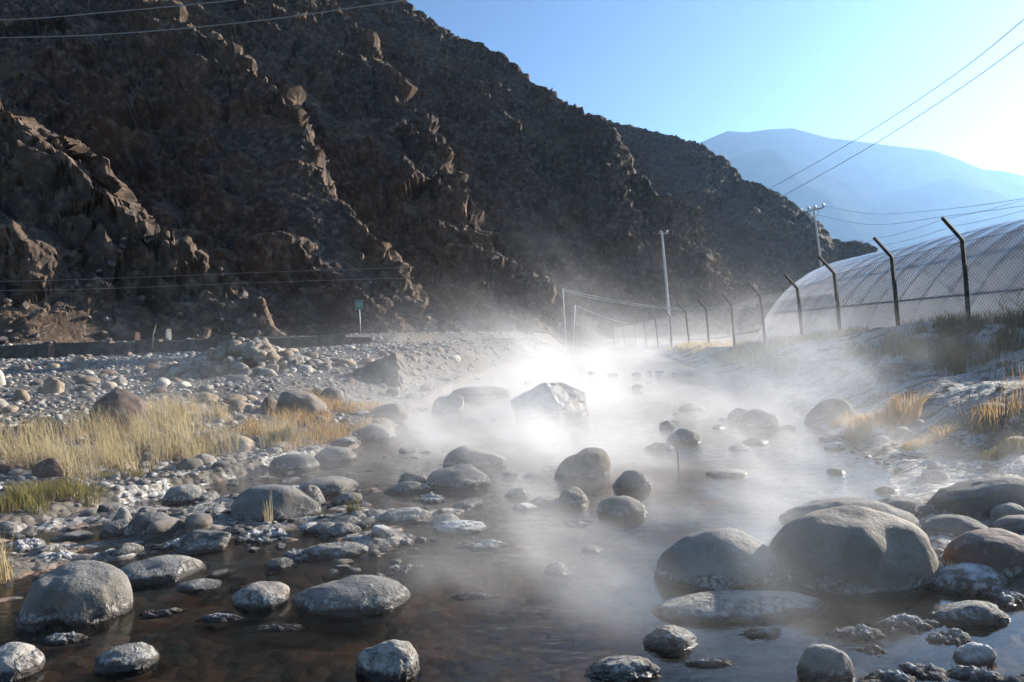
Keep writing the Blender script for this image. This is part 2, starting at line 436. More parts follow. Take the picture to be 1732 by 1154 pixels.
# ------------------------------------------------------------------ ground sheet
def build_ground():
    ys = np.concatenate([np.linspace(-6, 1.2, 16)[:-1], np.geomspace(1.2, 60, 560), np.geomspace(62, 7000, 60)])
    ts = np.linspace(-1.0, 1.0, 760); ts = np.sign(ts) * np.abs(ts) ** 1.15
    Yg, Tg = np.meshgrid(ys, ts, indexing='ij')
    Xg = Tg * (np.maximum(Yg, 0) * 0.95 + 3.2)
    Z = ground(Xg, Yg)
    far = ss((Yg - 300) / 1500); Z = Z * (1 - far)
    o = mk('ground', np.stack([Xg, Yg, Z], -1).reshape(-1, 3), grid_faces(*Xg.shape), smooth=True)
    x, y, z = Xg.ravel(), Yg.ravel(), Z.ravel()
    sl, sr = left_shore(y) - x, x - right_shore(y)
    n1 = fbm2(x * 1.1, y * 1.1, 4, 81); n2 = fbm2(x * 4, y * 4, 4, 91, 0.6)
    ledge = ss((sl + 0.3) / 0.4) * ss((1.7 + n1 - sl) / 0.8) * ss((9.5 - y) / 2)
    crust = np.where(sl > -0.2, ledge * ss((n1 + n2 * 0.6 + 0.35) / 0.4), 0)
    frost = np.where(sr > 0.0, ss((n1 * 0.8 + n2 * 0.9 + 0.5) / 0.6) * ss((7.5 - sr) / 3) * ss((y - 2.2) / 1), 0)
    frost = np.maximum(frost, np.where(sr > 0, 0.9 * ss((n1 + 0.2) / 0.4) * ss((y - 13) / 4) * ss((sr - 1) / 2) * ss((4.2 - np.abs(sr - 3)) / 2), 0))
    isl = np.where((sl <= 0) & (sr <= 0), ss((z + 0.012) / 0.03) * ss((n2 + 0.6) / 0.6), 0)
    soil = np.where(sl > 0, ss((2.2 + n1 - sl) / 1.5) * 0.6, np.where(sr > 0, 1.0, 0.3))
    water = ss((0.02 - z) / 0.04)
    color_attr(o, 'mask', np.stack([np.clip(crust + isl * 0.55 + frost, 0, 1), soil, water], -1))
    m, t, b = material('ground_gravel_and_crust')
    at_ = t.n('ShaderNodeAttribute'); at_.attribute_name = 'mask'
    r, g, w = t.sep(at_.outputs['Vector'])
    P = t.n('ShaderNodeNewGeometry').outputs['Position']
    pebv = t.vor(P, 11, 'F1', 1); pebd = t.vor(P, 11, 'F1', 0)
    pc = t.mix(t.rng(t.sep(pebv)[0], 0, 1), (0.16, 0.15, 0.135), (0.36, 0.33, 0.29))
    pc = t.mix(t.rng(pebd, 0.02, 0.09), pc, (0.13, 0.115, 0.10))
    so = t.mix(t.rng(t.noise(P, 3, 5, 0.6), 0.35, 0.65), (0.085, 0.068, 0.05), (0.17, 0.14, 0.105))
    col = t.mix(g, pc, so)
    algae = t.mix(t.rng(t.noise(P, 1.6, 5, 0.65, 0.6), 0.38, 0.62), (0.24, 0.16, 0.10), (0.48, 0.25, 0.14))
    algae = t.mix(t.rng(t.noise(P, 5, 4, 0.6), 0.5, 0.7), algae, (0.27, 0.24, 0.16))
    cn = t.noise(P, 26, 5, 0.68)
    cr = t.mix(t.rng(cn, 0.36, 0.6), (0.15, 0.12, 0.09), (0.56, 0.53, 0.48))
    col = t.mix(w, col, algae)
    col = t.mix(t.rng(t.m('ADD', r, t.m('MULTIPLY', t.m('SUBTRACT', t.noise(P, 10, 5, 0.65), 0.5), 0.9)), 0.3, 0.75), col, cr)
    t.put(b.inputs['Base Color'], col)
    t.put(b.inputs['Roughness'], t.rng(w, 0, 1, 0.9, 0.45))
    hgt = t.m('ADD', t.m('MULTIPLY', t.m('SUBTRACT', 0.1, pebd), 2.0), t.m('MULTIPLY', cn, 0.8))
    t.put(b.inputs['Normal'], t.bump(hgt, 0.8, 0.03))
    o.data.materials.append(m)
    prop(o, 'stony riverbank ground with white mineral crust and frost', kind='structure')
build_ground()

# ------------------------------------------------------------------ water
def build_water():
    ys = np.concatenate([np.linspace(-6, 1, 8), np.geomspace(1.3, 110, 80)])
    V = []; cols = np.linspace(0, 1, 24)
    for y in ys:
        a, b_ = float(np.interp(y, _LY, _LX)) - 1.3, float(np.interp(y, _RY, _RX)) + 1.3
        V += [(a + (b_ - a) * c, y, 0.0) for c in cols]
    o = mk('river_water', V, grid_faces(len(ys), 24), smooth=True)
    m, t, b = material('river_water')
    m.node_tree.nodes.remove(b)
    P = t.n('ShaderNodeNewGeometry').outputs['Position']
    mp = t.n('ShaderNodeMapping'); t.put(mp.inputs['Vector'], P); mp.inputs['Scale'].default_value = (1.0, 2.4, 1.0)
    rip = t.m('ADD', t.noise(mp.outputs[0], 3.2, 4, 0.55, 0.5), t.m('MULTIPLY', t.noise(mp.outputs[0], 13, 3, 0.5, 0.3), 0.4))
    patch = t.rng(t.noise(P, 0.55, 3, 0.5), 0.38, 0.66, 0.12, 1.0)
    nrm = t.bump(rip, t.m('MULTIPLY', patch, 0.25), 0.06)
    gl = t.n('ShaderNodeBsdfGlossy'); gl.inputs['Roughness'].default_value = 0.03; gl.inputs['Color'].default_value = (1, 1, 1, 1)
    t.put(gl.inputs['Normal'], nrm)
    tr = t.n('ShaderNodeBsdfTransparent'); tr.inputs['Color'].default_value = (0.94, 0.87, 0.77, 1)
    fr = t.n('ShaderNodeFresnel'); fr.inputs['IOR'].default_value = 1.31; t.put(fr.inputs['Normal'], nrm)
    mx = t.n('ShaderNodeMixShader')
    t.put(mx.inputs[0], t.m('MULTIPLY', fr.outputs[0], 0.95, clamp=True)); t.put(mx.inputs[1], tr.outputs[0]); t.put(mx.inputs[2], gl.outputs[0])
    out = m.node_tree.nodes['Material Output']; t.put(out.inputs['Surface'], mx.outputs[0])
    o.data.materials.append(m)
    prop(o, 'shallow dark steaming river water over brown bed', kind='structure')
build_water()

# ------------------------------------------------------------------ hillside: spurs falling to the right, far ones behind near ones
SPURS = [   # crest points (pixel x, pixel y, distance), front slope, back slope
    ([(-620, -330, 68), (-300, -60, 59), (0, 152, 52), (110, 215, 50), (215, 305, 48.5), (262, 375, 47), (330, 430, 46), (400, 505, 44.5), (450, 572, 43.5)], 1.35, 0.7),
    ([(-250, -420, 130), (150, -80, 110), (350, 60, 96), (470, 150, 86), (520, 205, 80), (560, 330, 73), (625, 430, 68), (700, 500, 65), (790, 560, 62)], 1.15, 0.6),
    ([(300, -240, 160), (450, -110, 150), (600, 20, 137), (690, 130, 122), (760, 260, 109), (830, 380, 98), (900, 480, 92), (960, 545, 90), (1010, 575, 88)], 1.1, 0.6),
    ([(300, -230, 205), (500, -110, 192), (680, -2, 178), (760, 48, 172), (860, 100, 165), (920, 148, 158), (1030, 202, 148), (1060, 285, 140), (1166, 352, 131), (1215, 425, 126), (1265, 500, 122), (1330, 560, 118)], 1.05, 0.7),
    ([(600, 60, 330), (900, 170, 300), (1040, 205, 282), (1110, 220, 268), (1180, 245, 258), (1280, 310, 243), (1350, 350, 235), (1415, 402, 228), (1440, 404, 226), (1490, 425, 222), (1580, 500, 218), (1700, 560, 212)], 0.95, 0.8),
]
def build_hill():
    ys = np.geomspace(33.5, 330, 840); ts = np.linspace(-1.02, 0.72, 740)
    Yg, Tg = np.meshgrid(ys, ts, indexing='ij'); Xg = Tg * Yg
    sc = Yg / 60.0
    wx = Xg + 2.6 * fbm2(Xg / 14, Yg / 14, 4, 101) ; wy = Yg + 4.2 * fbm2(Xg / 15 + 40, Yg / 15, 4, 111)
    Z = np.full(Xg.shape, -40.0); K = 0.9
    S = np.zeros(Xg.shape)
    for pts, sf, sb in SPURS:
        C = sorted([tuple(at(*p)) for p in pts])
        cx, cy, cz = [np.array([c[i] for c in C]) for i in range(3)]
        yc, zc = np.interp(wx, cx, cy), np.interp(wx, cx, cz)
        zc = zc - np.maximum(wx - cx[-1], 0) * 1.5
        Zk = zc - sf * np.maximum(yc - wy, 0) - sb * np.maximum(wy - yc, 0)
        S += np.exp(np.clip(Zk / K, -60, 200))
    base = ground(Xg, Yg, False) - 0.25
    S += np.exp(base / K)
    Z = np.log(S) * K
    gx = np.gradient(Z, axis=1) / np.gradient(Xg, axis=1)
    gy = (np.gradient(Z, axis=0) - gx * np.gradient(Xg, axis=0)) / np.gradient(Yg, axis=0)
    nl = np.sqrt(gx * gx + gy * gy + 1); N = np.stack([-gx / nl, -gy / nl, 1 / nl], -1)
    up = ss((Z - base - 0.6) / 5.0)
    u = 0.82 * Xg + 0.57 * Yg; v = Z - 0.55 * u + 1.2 * fbm2(Xg / 6, Yg / 6, 3, 121)
    f1, e1 = facets(u, v, 8.0, 4.2, 1, 1.0, 1.0)
    f2, e2 = facets(u + f1, v, 3.2, 1.7, 2, 0.5, 0.6)
    f3, e3 = facets(u, v + f2, 1.3, 0.8, 3, 0.22, 0.3)
    f4, e4 = facets(u + 0.5 * Z, v + 0.4 * Xg, 0.55, 0.4, 5, 0.09, 0.12)
    rk = ss((fbm2(u / 11, (Z + 0.5 * u) / 11, 3, 131) + 0.35) / 0.5)
    D = (f1 * 1.0 + f2 * 1.05 + f3 * 0.9) * (0.2 + 0.8 * rk) + f4 * (0.6 + 0.4 * rk) - 0.5 * rk * ss((0.12 - e1) / 0.12) - 0.22 * rk * ss((0.12 - e2) / 0.12)
    # slabs: gentle on the camera side, broken off steeply toward the sun's side
    def slab(L, tilt, seed, ph):
        q = u / L + tilt * v / L + ph + 0.5 * fbm2(u / (L * 1.5), v / (L * 1.5), 3, seed)
        q = q - np.floor(q)
        return np.where(q < 0.66, q / 0.66, (1 - q) / 0.34) - 0.5
    m1 = ss((fbm2(u / 13 + 3, Z / 13, 3, 151) + 0.4) / 0.5); m2 = ss((fbm2(u / 6 + 9, Z / 6, 3, 161) + 0.25) / 0.5)
    D = D * 0.8 + 2.8 * m1 * slab(7.0, 0.72, 171, f1 * 0.3) + 1.9 * m2 * slab(2.6, 0.8, 181, f2 * 0.5) + 0.65 * (0.4 + 0.6 * rk) * slab(1.0, 0.6, 191, f3 * 1.2)
    D = D * (1.0 - 0.16 * np.clip(sc - 1, 0, 2.5)) + 0.10 * fbm2(u * 1.6, v * 1.6, 3, 141, 0.6)
    D = D * (0.12 + 0.88 * up)
    Pn = np.stack([Xg, Yg, Z], -1) + N * D[..., None]
    keep = (Z - base)[:-1, :-1] > 0.28
    V = Pn.reshape(-1, 3); Fc = grid_faces(*Xg.shape, keep=keep)
    used = np.unique(Fc); remap = np.zeros(len(V), np.int64); remap[used] = np.arange(len(used))
    o = mk('hillside', V[used], remap[Fc], smooth=False)
    m, t, b = material('hillside_rock')
    P = t.n('ShaderNodeNewGeometry').outputs['Position']
    n1 = t.noise(P, 0.12, 5, 0.6, 0.5); n2 = t.noise(P, 1.1, 6, 0.65)
    col = t.mix(t.rng(n1, 0.35, 0.65), (0.070, 0.052, 0.041), (0.118, 0.076, 0.049))
    col = t.mix(t.rng(n2, 0.45, 0.72), col, (0.25, 0.175, 0.12))
    col = t.mix(t.m('MULTIPLY', t.rng(t.noise(P, 0.35, 4, 0.6), 0.55, 0.75), 0.6), col, (0.05, 0.048, 0.05))
    t.put(b.inputs['Base Color'], col); b.inputs['Roughness'].default_value = 0.92
    b.inputs['Specular IOR Level'].default_value = 0.2
    t.put(b.inputs['Normal'], t.bump(t.noise(P, 1.6, 7, 0.72), 0.8, 0.3))
    o.data.materials.append(m)
    prop(o, 'dark brown rocky hillside with raking light on its spurs', kind='structure')
    # loose rocks lying on the slopes and along the foot
    Vk = V[used]; g = ground(Vk[:, 0], Vk[:, 1], False); hgt = Vk[:, 2] - g
    wgt = np.where(hgt < 5, 3.0, 0.6) * np.where(Vk[:, 1] < 150, 1, 0) * (Vk[:, 1] / 60) ** 1.2
    idx = rng.choice(len(Vk), 5200, replace=False, p=wgt / wgt.sum())
    parts = []
    base_rocks = [rock(1, 900 + i, 0.9) for i in range(6)]
    for i in idx:
        v, f = base_rocks[rng.integers(6)]
        s = (0.07 + 0.25 * rng.random() ** 4) * (0.7 + Vk[i, 1] / 120)
        a = rng.uniform(0, 6.28); c_, s_ = math.cos(a), math.sin(a)
        w = v * np.array([s, s * rng.uniform(0.6, 1), s * rng.uniform(0.5, 0.9)])
        w = np.stack([w[:, 0] * c_ - w[:, 1] * s_, w[:, 0] * s_ + w[:, 1] * c_, w[:, 2]], -1)
        parts.append((w + Vk[i] + [0, 0, s * 0.15], f))
    so = mk('scree', *join(parts), mat=plain('scree_rock', (0.125, 0.10, 0.082), 0.9, 0, 0.4, 0.8, 0))
    prop(so, 'loose scree scattered over the hillside and along its foot', kind='stuff')
build_hill()

# ------------------------------------------------------------------ far mountain
def build_mountain():
    crest = [(700, 420), (950, 330), (1100, 275), (1185, 240), (1230, 221), (1265, 223), (1300, 218), (1340, 216), (1400, 232), (1450, 238), (1520, 247), (1580, 254), (1620, 268), (1660, 285), (1700, 289), (1732, 297), (1850, 340), (2100, 420), (2500, 520)]
    near = [(900, 500), (1100, 330), (1240, 262), (1300, 250), (1370, 285), (1450, 330), (1520, 318), (1600, 300), (1680, 318), (1800, 360), (2100, 450), (2500, 540)]
    xs = np.linspace(-600, 5200, 420); ys = np.linspace(1500, 4600, 200)
    Yg, Xg = np.meshgrid(ys, xs, indexing='ij')
    wx = Xg + 120 * fbm2(Xg / 500, Yg / 500, 4, 201)
    Z = np.zeros(Xg.shape)
    for pts, Y0, sl, amp in ((crest, 3400, 0.8, 70), (near, 2900, 0.75, 30)):
        C = [at(px, py, Y0) for px, py in pts]
        zc = np.interp(Xg if amp == 70 else wx, [c.x for c in C], [c.z for c in C])
        dist = np.abs(Yg - Y0)
        rib = amp * 0.4 * fbm2(Xg / 300, Yg / 300 + 5, 5, 211)
        Z = np.maximum(Z, zc - sl * dist + rib * ss(dist / 300))
    o = mk('far_mountain', np.stack([Xg, Yg, Z - 2], -1).reshape(-1, 3), grid_faces(*Xg.shape), smooth=True,
           mat=plain('mountain_rock', (0.035, 0.033, 0.032), 0.95, 0, 0.25, 0.01, 0))
    prop(o, 'distant blue hazy mountain', kind='structure')
build_mountain()


# ------------------------------------------------------------------ retaining wall and road edge
def build_wall():
    root = empty('retaining_wall', (-14, 32.6, 1.1))
    prop(root, 'low dark retaining wall below the road at the foot of the hill', 'wall')
    mat = plain('rough_masonry', (0.12, 0.105, 0.09), 0.95, 0, 0.35, 3, 0.5)
    xs = np.arange(-30, -6.0, 1.05); r = random.Random(3)
    for k in range(len(xs) - 1):
        x0, x1 = xs[k], xs[k + 1] - 0.02
        y0, y1 = np.interp([x0, x1], _WX, _WY) + 0.05
        z0, z1 = 0.7, 1.72 + r.uniform(-0.12, 0.10)
        d = np.array([x1 - x0, y1 - y0]); d /= np.linalg.norm(d); n = np.array([d[1], -d[0]]) * (0.2 + r.uniform(-0.03, 0.03))
        V = []
        for (x, y) in ((x0, y0), (x1, y1)):
            for sgn in (1, -1):
                for z in (z0, z1 + r.uniform(-0.03, 0.03)): V.append((x + n[0] * sgn, y + n[1] * sgn, z))
        V = np.array(V) - np.array([-14, 32.6, 1.1])
        mk('wall_block', V, [[0, 1, 3, 2], [4, 6, 7, 5], [0, 4, 5, 1], [2, 3, 7, 6], [0, 2, 6, 4], [1, 5, 7, 3]], mat, False, root)
build_wall()

road_o = None
def build_road():
    xs = np.linspace(-60, 40, 120); V = []
    for x in xs:
        y = float(np.interp(x, _WX, _WY))
        for k in range(4): V.append((x, y + 0.9 + k * 1.0, float(ground(np.array([x]), np.array([y + 0.9 + k]), False)[0]) + 0.03))
    o = mk('road', V, grid_faces(len(xs), 4), plain('road_dirt', (0.15, 0.135, 0.115), 0.95, 0, 0.2, 2, 0.3), True)
    prop(o, 'dusty road along the foot of the hillside', kind='structure')
build_road()

M_BRICK = plain('old_brick', (0.27, 0.15, 0.11), 0.9, 0, 0.3, 9, 0.4)
for px, py, hh, lab in ((87, 606, 0.62, 'short reddish brick pier at the end of the retaining wall'), (232, 578, 0.42, 'small brick marker stub on the road edge above the wall'),
                        (285, 572, 0.42, 'pale marker stub on the road edge above the stone pile')):
    p = at(px, py, 31.6 if hh > 0.5 else 33.2)
    v, f = tube([(0, 0, -0.4), (0, 0, hh * 0.5), (0.01, 0, hh)], [0.15, 0.145, 0.12], 4)
    prop(mk('brick_pier', v, f, M_BRICK if px != 285 else M_DRYP, False, None, p), lab, 'pier')

# ------------------------------------------------------------------ road sign
def build_sign():
    b = at(611, 571, 47); t_ = at(607, 508, 47)
    up = (t_ - b)
    root = empty('road_sign', b)
    prop(root, 'small green road sign on a thin grey post at the hill foot', 'sign')
    mk('post', *tube([(0, 0, -0.5), tuple(up * 0.96)], 0.028, 6), plain('galvanised_post', (0.5, 0.5, 0.5), 0.5, 0.6, 0.1), True, root)
    v, f = box((up.x, up.y - 0.05, up.z - 0.30), (0.46, 0.02, 0.62))
    pn = mk('panel', v, f, plain('sign_green', (0.012, 0.16, 0.12), 0.5, 0, 0.1), False, root)
    w = plain('sign_white', (0.55, 0.62, 0.58), 0.5, 0, 0.1, bump=0)
    rows = []
    r = random.Random(2)
    for zr in (0.42, 0.30, 0.18):
        x = -0.15
        while x < 0.15:
            wd = r.uniform(0.035, 0.07)
            rows.append(box((up.x + x + wd / 2, up.y - 0.063, up.z - 0.60 + zr), (wd, 0.004, 0.05))); x += wd + 0.03
    for a in ((0, 0.285, 0.42, 0.012), (0, -0.285, 0.42, 0.012), (-0.205, 0, 0.012, 0.58), (0.205, 0, 0.012, 0.58)):
        rows.append(box((up.x + a[0], up.y - 0.063, up.z - 0.30 + a[1]), (a[2], 0.004, a[3])))
    mk('lettering', *join(rows), w, False, pn)
build_sign()

# ------------------------------------------------------------------ boulders
ALL = []      # footprints (x, y, r) of the big stones
def boulder(label, x0, x1, yt, yb, mat, seed, ang=0.3, lean=0.0, depth=0.8, sub=5, up=0.0, rough=0.03, name='boulder', cat='boulder', peak=0.0, notch=False):
    p = hit((x0 + x1) / 2, yb)
    d = p.y; w = (x1 - x0) * d / F; Hh = (yb - yt) * d / F
    th = math.atan2(EYE.z - p.z, d)
    b = min(0.5 * w * depth, Hh / (2 * math.sin(th)) * 0.8)
    t_ = Hh - b * math.sin(th)
    c = math.sqrt(max(t_ * t_ - (b * math.sin(th)) ** 2, (0.25 * Hh) ** 2)) / math.cos(th)
    V, Fc = crust_shape(seed) if name == 'mineral_crust' else rock(sub, seed, ang, rough)
    V = V.copy()
    V[:, 0] += lean * np.maximum(V[:, 2], -0.2)
    V[:, 2] += peak * V[:, 0] * np.maximum(V[:, 2], 0)
    V[:, 0] -= (V[:, 0].max() + V[:, 0].min()) / 2
    V[:, 0] /= np.abs(V[:, 0]).max(); V[:, 2] /= V[:, 2].max()
    # keep the foot wide: below the middle the stone tucks in only a little
    if name == 'mineral_crust': c = min(c, 0.16 * w)
    if notch:
        V[:, 1] += 0.42 * np.exp(-((V[:, 0] - 0.12 + 0.25 * V[:, 2]) / 0.2) ** 2) * np.clip(-V[:, 1], 0, 1) * ss((V[:, 2] + 0.5) / 0.6)
    sc = np.array([w / 2, b, c])
    V = V * sc
    V[:, 2] = np.maximum(V[:, 2], -0.6 * c - 0.05)
    o = mk(name, V, Fc, mat, True)
    dirh = Vector((p.x, p.y, 0)).normalized()
    o.location = (p.x + dirh.x * b * 0.9, p.y + dirh.y * b * 0.9, p.z + up * c)
    ALL.append((o.location.x, o.location.y, max(w / 2, b)))
    return prop(o, label, cat)

B = boulder
B('largest grey boulder with rim-lit top in the near right water', 1296, 1588, 852, 1008, M_TAN, 11, 0.12, 0.12, 0.8, up=0.05)
B('rough-topped grey boulder half hidden behind the largest boulder', 1316, 1562, 832, 915, M_GREY, 12, 0.3, -0.15, 0.7, rough=0.06)
B('smooth round boulder in steam left of the largest boulder', 1098, 1335, 884, 1003, M_GREY, 13, 0.1, 0.0, 0.8)
B('long flat crusted slab lying in water before the largest boulder', 1095, 1408, 994, 1052, M_PALE, 14, 0.15, 0.0, 0.5, rough=0.05)
B('big smooth boulder with a notched front at the bottom left', 12, 222, 946, 1062, M_GREY, 19, 0.42, 0.05, 0.8, notch=True)
B('pale rounded boulder with crusty right edge behind the notched boulder', 182, 346, 932, 986, M_PALE, 16, 0.2, 0.1, 0.8)
B('wide speckled boulder alone in the dark brown water', 486, 700, 968, 1041, M_PALE, 17, 0.15, 0.1, 0.7, rough=0.05)
B('small boulder touching the left end of the wide speckled boulder', 390, 490, 985, 1031, M_PALE, 18, 0.15, 0.1, 0.8)
B('crusted boulder at the bottom edge in dark brown water', 598, 716, 1084, 1156, M_PALE, 59, 0.4, 0.2, 0.8, rough=0.1)
B('low white-topped boulder in algae water at the bottom left', 160, 270, 1086, 1135, M_PALE, 20, 0.2, 0.0, 0.8, rough=0.06)
B('pale rounded boulder cut off by the bottom left corner', -40, 68, 1090, 1152, M_PALE, 21, 0.15, 0.0, 0.8)
B('large dome boulder with grass growing at its foot', 392, 548, 816, 882, M_GREY, 22, 0.12, -0.12, 0.8)
B('low dome boulder just behind the large dome boulder', 500, 606, 805, 838, M_GREY, 23, 0.12, 0.0, 0.8)
B('small egg-shaped pale stone against the large dome boulder', 505, 551, 821, 858, M_PALE, 24, 0.05, -0.1, 0.8)
B('rounded grey boulder below the white crust ledge', 274, 352, 819, 852, M_GREY, 25, 0.1, 0.0, 0.8)
B('flat-topped stone between the notched and dome boulders', 215, 292, 864, 902, M_GREY, 26, 0.2, 0.05, 0.9)
B('upright pale stone leaning on the flat-topped stone', 187, 222, 858, 886, M_PALE, 27, 0.3, 0.1, 0.8, 4)
B('wedge-shaped grey stone in the left shallows', 168, 222, 879, 908, M_GREY, 28, 0.5, 0.3, 0.8, 4)
B('dark stone with knobbly crusted side in the left shallows', 290, 392, 894, 938, M_DARK, 29, 0.5, 0.25, 0.8, rough=0.09)
B('angular dark boulder with lit right face in midstream', 748, 860, 751, 792, M_GREY, 30, 0.5, -0.25, 0.8)
B('low dark boulder with a pale vein in front of the angular one', 708, 834, 784, 828, M_DARK, 31, 0.25, 0.1, 0.8)
B('small blocky dark stone left of the veined boulder', 674, 722, 798, 820, M_DARK, 32, 0.6, 0.0, 0.8, 4)
B('long low stone with rounded pale end beside the veined boulder', 648, 730, 812, 836, M_GREY, 33, 0.3, 0.1, 0.7, 4)
B('flat white-crusted stone in the middle left shallows', 638, 732, 858, 887, M_PALE, 34, 0.25, 0.05, 0.7, rough=0.06)
B('smooth tilted boulder with warm rim in the centre of the stream', 932, 1036, 756, 812, M_TAN, 35, 0.22, 0.35, 0.8)
B('pointed rounded boulder right of the smooth tilted boulder', 1034, 1102, 794, 830, M_GREY, 36, 0.25, 0.1, 0.8)
B('small tan-sided stone in front of the smooth tilted boulder', 944, 998, 824, 858, M_TAN, 37, 0.3, -0.2, 0.8, 4)
B('rounded boulder veiled in steam in front of the pointed boulder', 1008, 1099, 836, 877, M_GREY, 38, 0.1, 0.0, 0.8)
B('dark rough boulder behind the steam near the angular boulder', 756, 866, 652, 676, M_DARK, 41, 0.45, 0.0, 0.8)
B('whitish angular boulder left of the big pale one', 726, 786, 667, 698, M_WHITE, 42, 0.6, 0.2, 0.8)
B('large dark lumpy boulder in haze behind the left grass', 468, 562, 657, 702, M_DARK, 43, 0.4, -0.2, 0.8)
B('reddish boulder beside the large dark lumpy boulder', 438, 474, 671, 702, M_BROWN, 44, 0.3, 0.0, 0.8, 4)
B('low tan boulder dim in the steam left of midstream', 626, 692, 682, 708, M_TAN, 45, 0.2, 0.0, 0.8, 4)
B('rounded tan boulder at the end of the grassy shore', 600, 674, 716, 744, M_TAN, 46, 0.1, 0.0, 0.8)
B('smooth dome stone on the pale shore left of midstream', 528, 604, 754, 782, M_GREY, 47, 0.1, 0.1, 0.8, 4)
B('wide low stone next to the smooth dome stone', 452, 540, 767, 798, M_GREY, 48, 0.15, 0.1, 0.8, 4)
B('big brown round boulder standing in the dry grass', 154, 256, 655, 730, M_DRYB, 49, 0.2, 0.0, 0.8)
B('grey angular stone in the grass left of the brown boulder', 52, 116, 703, 735, M_DRYG, 50, 0.5, 0.0, 0.8, 4)
B('tan rounded stone at the right end of the dry grass', 374, 430, 736, 764, M_DRYT, 51, 0.15, 0.0, 0.8, 4)
B('tiny round stone peeping out of the dry grass', 284, 314, 730, 748, M_DRYG, 52, 0.15, 0.0, 0.8, 4)
B('rounded brown stone on the shore below the dry grass', 58, 112, 774, 806, M_DRYB, 53, 0.25, 0.0, 0.8, 4)
B('oval grey stone at the lower edge of the dry grass', 232, 264, 764, 782, M_DRYG, 54, 0.15, 0.0, 0.8, 4)
B('flat dark stone in steam right of midstream', 1126, 1188, 724, 750, M_GREY, 55, 0.15, 0.0, 0.8, 4)
B('little stone poking up behind the flat dark stone', 1114, 1141, 711, 725, M_GREY, 56, 0.2, 0.0, 0.8, 4)
B('ragged low stone left of the flat dark stone', 1086, 1142, 747, 763, M_DARK, 57, 0.5, 0.2, 0.8, 4, rough=0.1)
B('rounded stone behind another by the far right shore', 1230, 1278, 689, 712, M_GREY, 58, 0.12, 0.0, 0.8, 4)
B('paired rounded stone in front by the far right shore', 1248, 1318, 691, 724, M_GREY, 60, 0.15, 0.15, 0.8, 4)
B('smooth dark stone capped with light on the right bank', 1362, 1448, 672, 712, M_DARK, 61, 0.2, 0.25, 0.8)
B('long low grey boulder at the right edge below the frosted bank', 1568, 1790, 798, 872, M_GREY, 62, 0.2, 0.3, 0.6, rough=0.05)
B('oval dark boulder between the largest and the reddish boulder', 1558, 1674, 867, 910, M_DARK, 63, 0.1, 0.05, 0.8)
B('reddish brown boulder cut off by the right edge', 1598, 1780, 889, 975, M_RED, 64, 0.12, -0.1, 0.8)
B('rounded grey stone behind the rough-topped boulder', 1474, 1574, 837, 872, M_GREY, 65, 0.15, 0.0, 0.8)
B('wet crusted stone at the foot of the reddish boulder', 1570, 1700, 948, 1004, M_FROST, 66, 0.25, 0.0, 0.8, rough=0.07)
B('pale elongated stone over the sky-blue pool', 1575, 1704, 1011, 1056, M_PALE, 67, 0.25, 0.2, 0.6, rough=0.05)
B('small pale stone at the right edge under the long low boulder', 1676, 1742, 849, 884, M_PALE, 68, 0.15, 0.0, 0.8, 4)
B('pale smooth stone at the rim of the crusted pool', 1348, 1446, 1088, 1154, M_PALE, 69, 0.2, 0.0, 0.8, rough=0.06)
B('little crusted stone standing alone in the sky-blue pool', 1610, 1684, 1088, 1126, M_CRUST, 70, 0.5, 0.2, 0.7, 4, rough=0.12)
B('knobbly wet stone barely above water near the bottom', 1086, 1184, 1059, 1104, M_BROWN, 71, 0.4, 0.0, 0.8, rough=0.14)
B('streaky submerged-looking wet stone at the bottom edge', 985, 1118, 1110, 1154, M_BROWN, 72, 0.4, 0.1, 0.6, rough=0.14)
B('bright white stone at the left edge of the cobble flat', -22, 9, 620, 652, M_DRYP, 73, 0.25, 0.0, 0.8, 4)
B('tan boulder standing out on the cobble flat', 70, 106, 637, 666, M_DRYT, 74, 0.35, 0.1, 0.8, 4)
B('tan cobble near the left edge of the cobble flat', 22, 50, 658, 678, M_DRYT, 75, 0.2, 0.0, 0.8, 4)
B('round pale boulder below the retaining wall', 124, 144, 600, 617, M_DRYT, 76, 0.2, 0.0, 0.8, 4)
B('flat white-crusted slab awash near the dome boulder', 500, 626, 917, 946, M_PALE, 77, 0.35, 0.1, 0.5, rough=0.1)
B('low crust-capped stone at the left edge of the shallows', -10, 46, 880, 908, M_PALE, 78, 0.3, 0.0, 0.8, 4, rough=0.08)
B('flat stone awash just right of the pale rounded boulder', 296, 374, 977, 999, M_GREY, 79, 0.3, 0.1, 0.7, 4, rough=0.08)
B('very low stone barely showing far right in the stream', 1148, 1194, 682, 694, M_GREY, 80, 0.2, 0.0, 0.8, 4)
B('flat dark stone near the right shore in bright water', 1194, 1264, 792, 808, M_DARK, 81, 0.35, 0.0, 0.8, 4, rough=0.08)
B('thin dark stone awash by the right shore', 1254, 1300, 741, 752, M_DARK, 82, 0.35, 0.0, 0.8, 4)
B('crusted flat stone right of the white-crusted one', 728, 826, 878, 904, M_CRUST, 83, 0.4, 0.0, 0.6, rough=0.12)
B('dark ragged crust lump left of the small tan-sided stone', 853, 897, 823, 842, M_DARK, 84, 0.5, 0.2, 0.8, 4, rough=0.12)
B('ragged crust lump nearer than its dark neighbour in midstream', 866, 912, 849, 864, M_CRUST, 85, 0.5, 0.0, 0.8, 4, rough=0.12)
B('low round stone left of the crusted flat stones', 584, 622, 864, 884, M_PALE, 86, 0.1, 0.0, 0.8, 4)
B('pointed stone on the crust beside the green grass tuft', 552, 612, 884, 908, M_PALE, 87, 0.35, 0.0, 0.8, 4, rough=0.06)
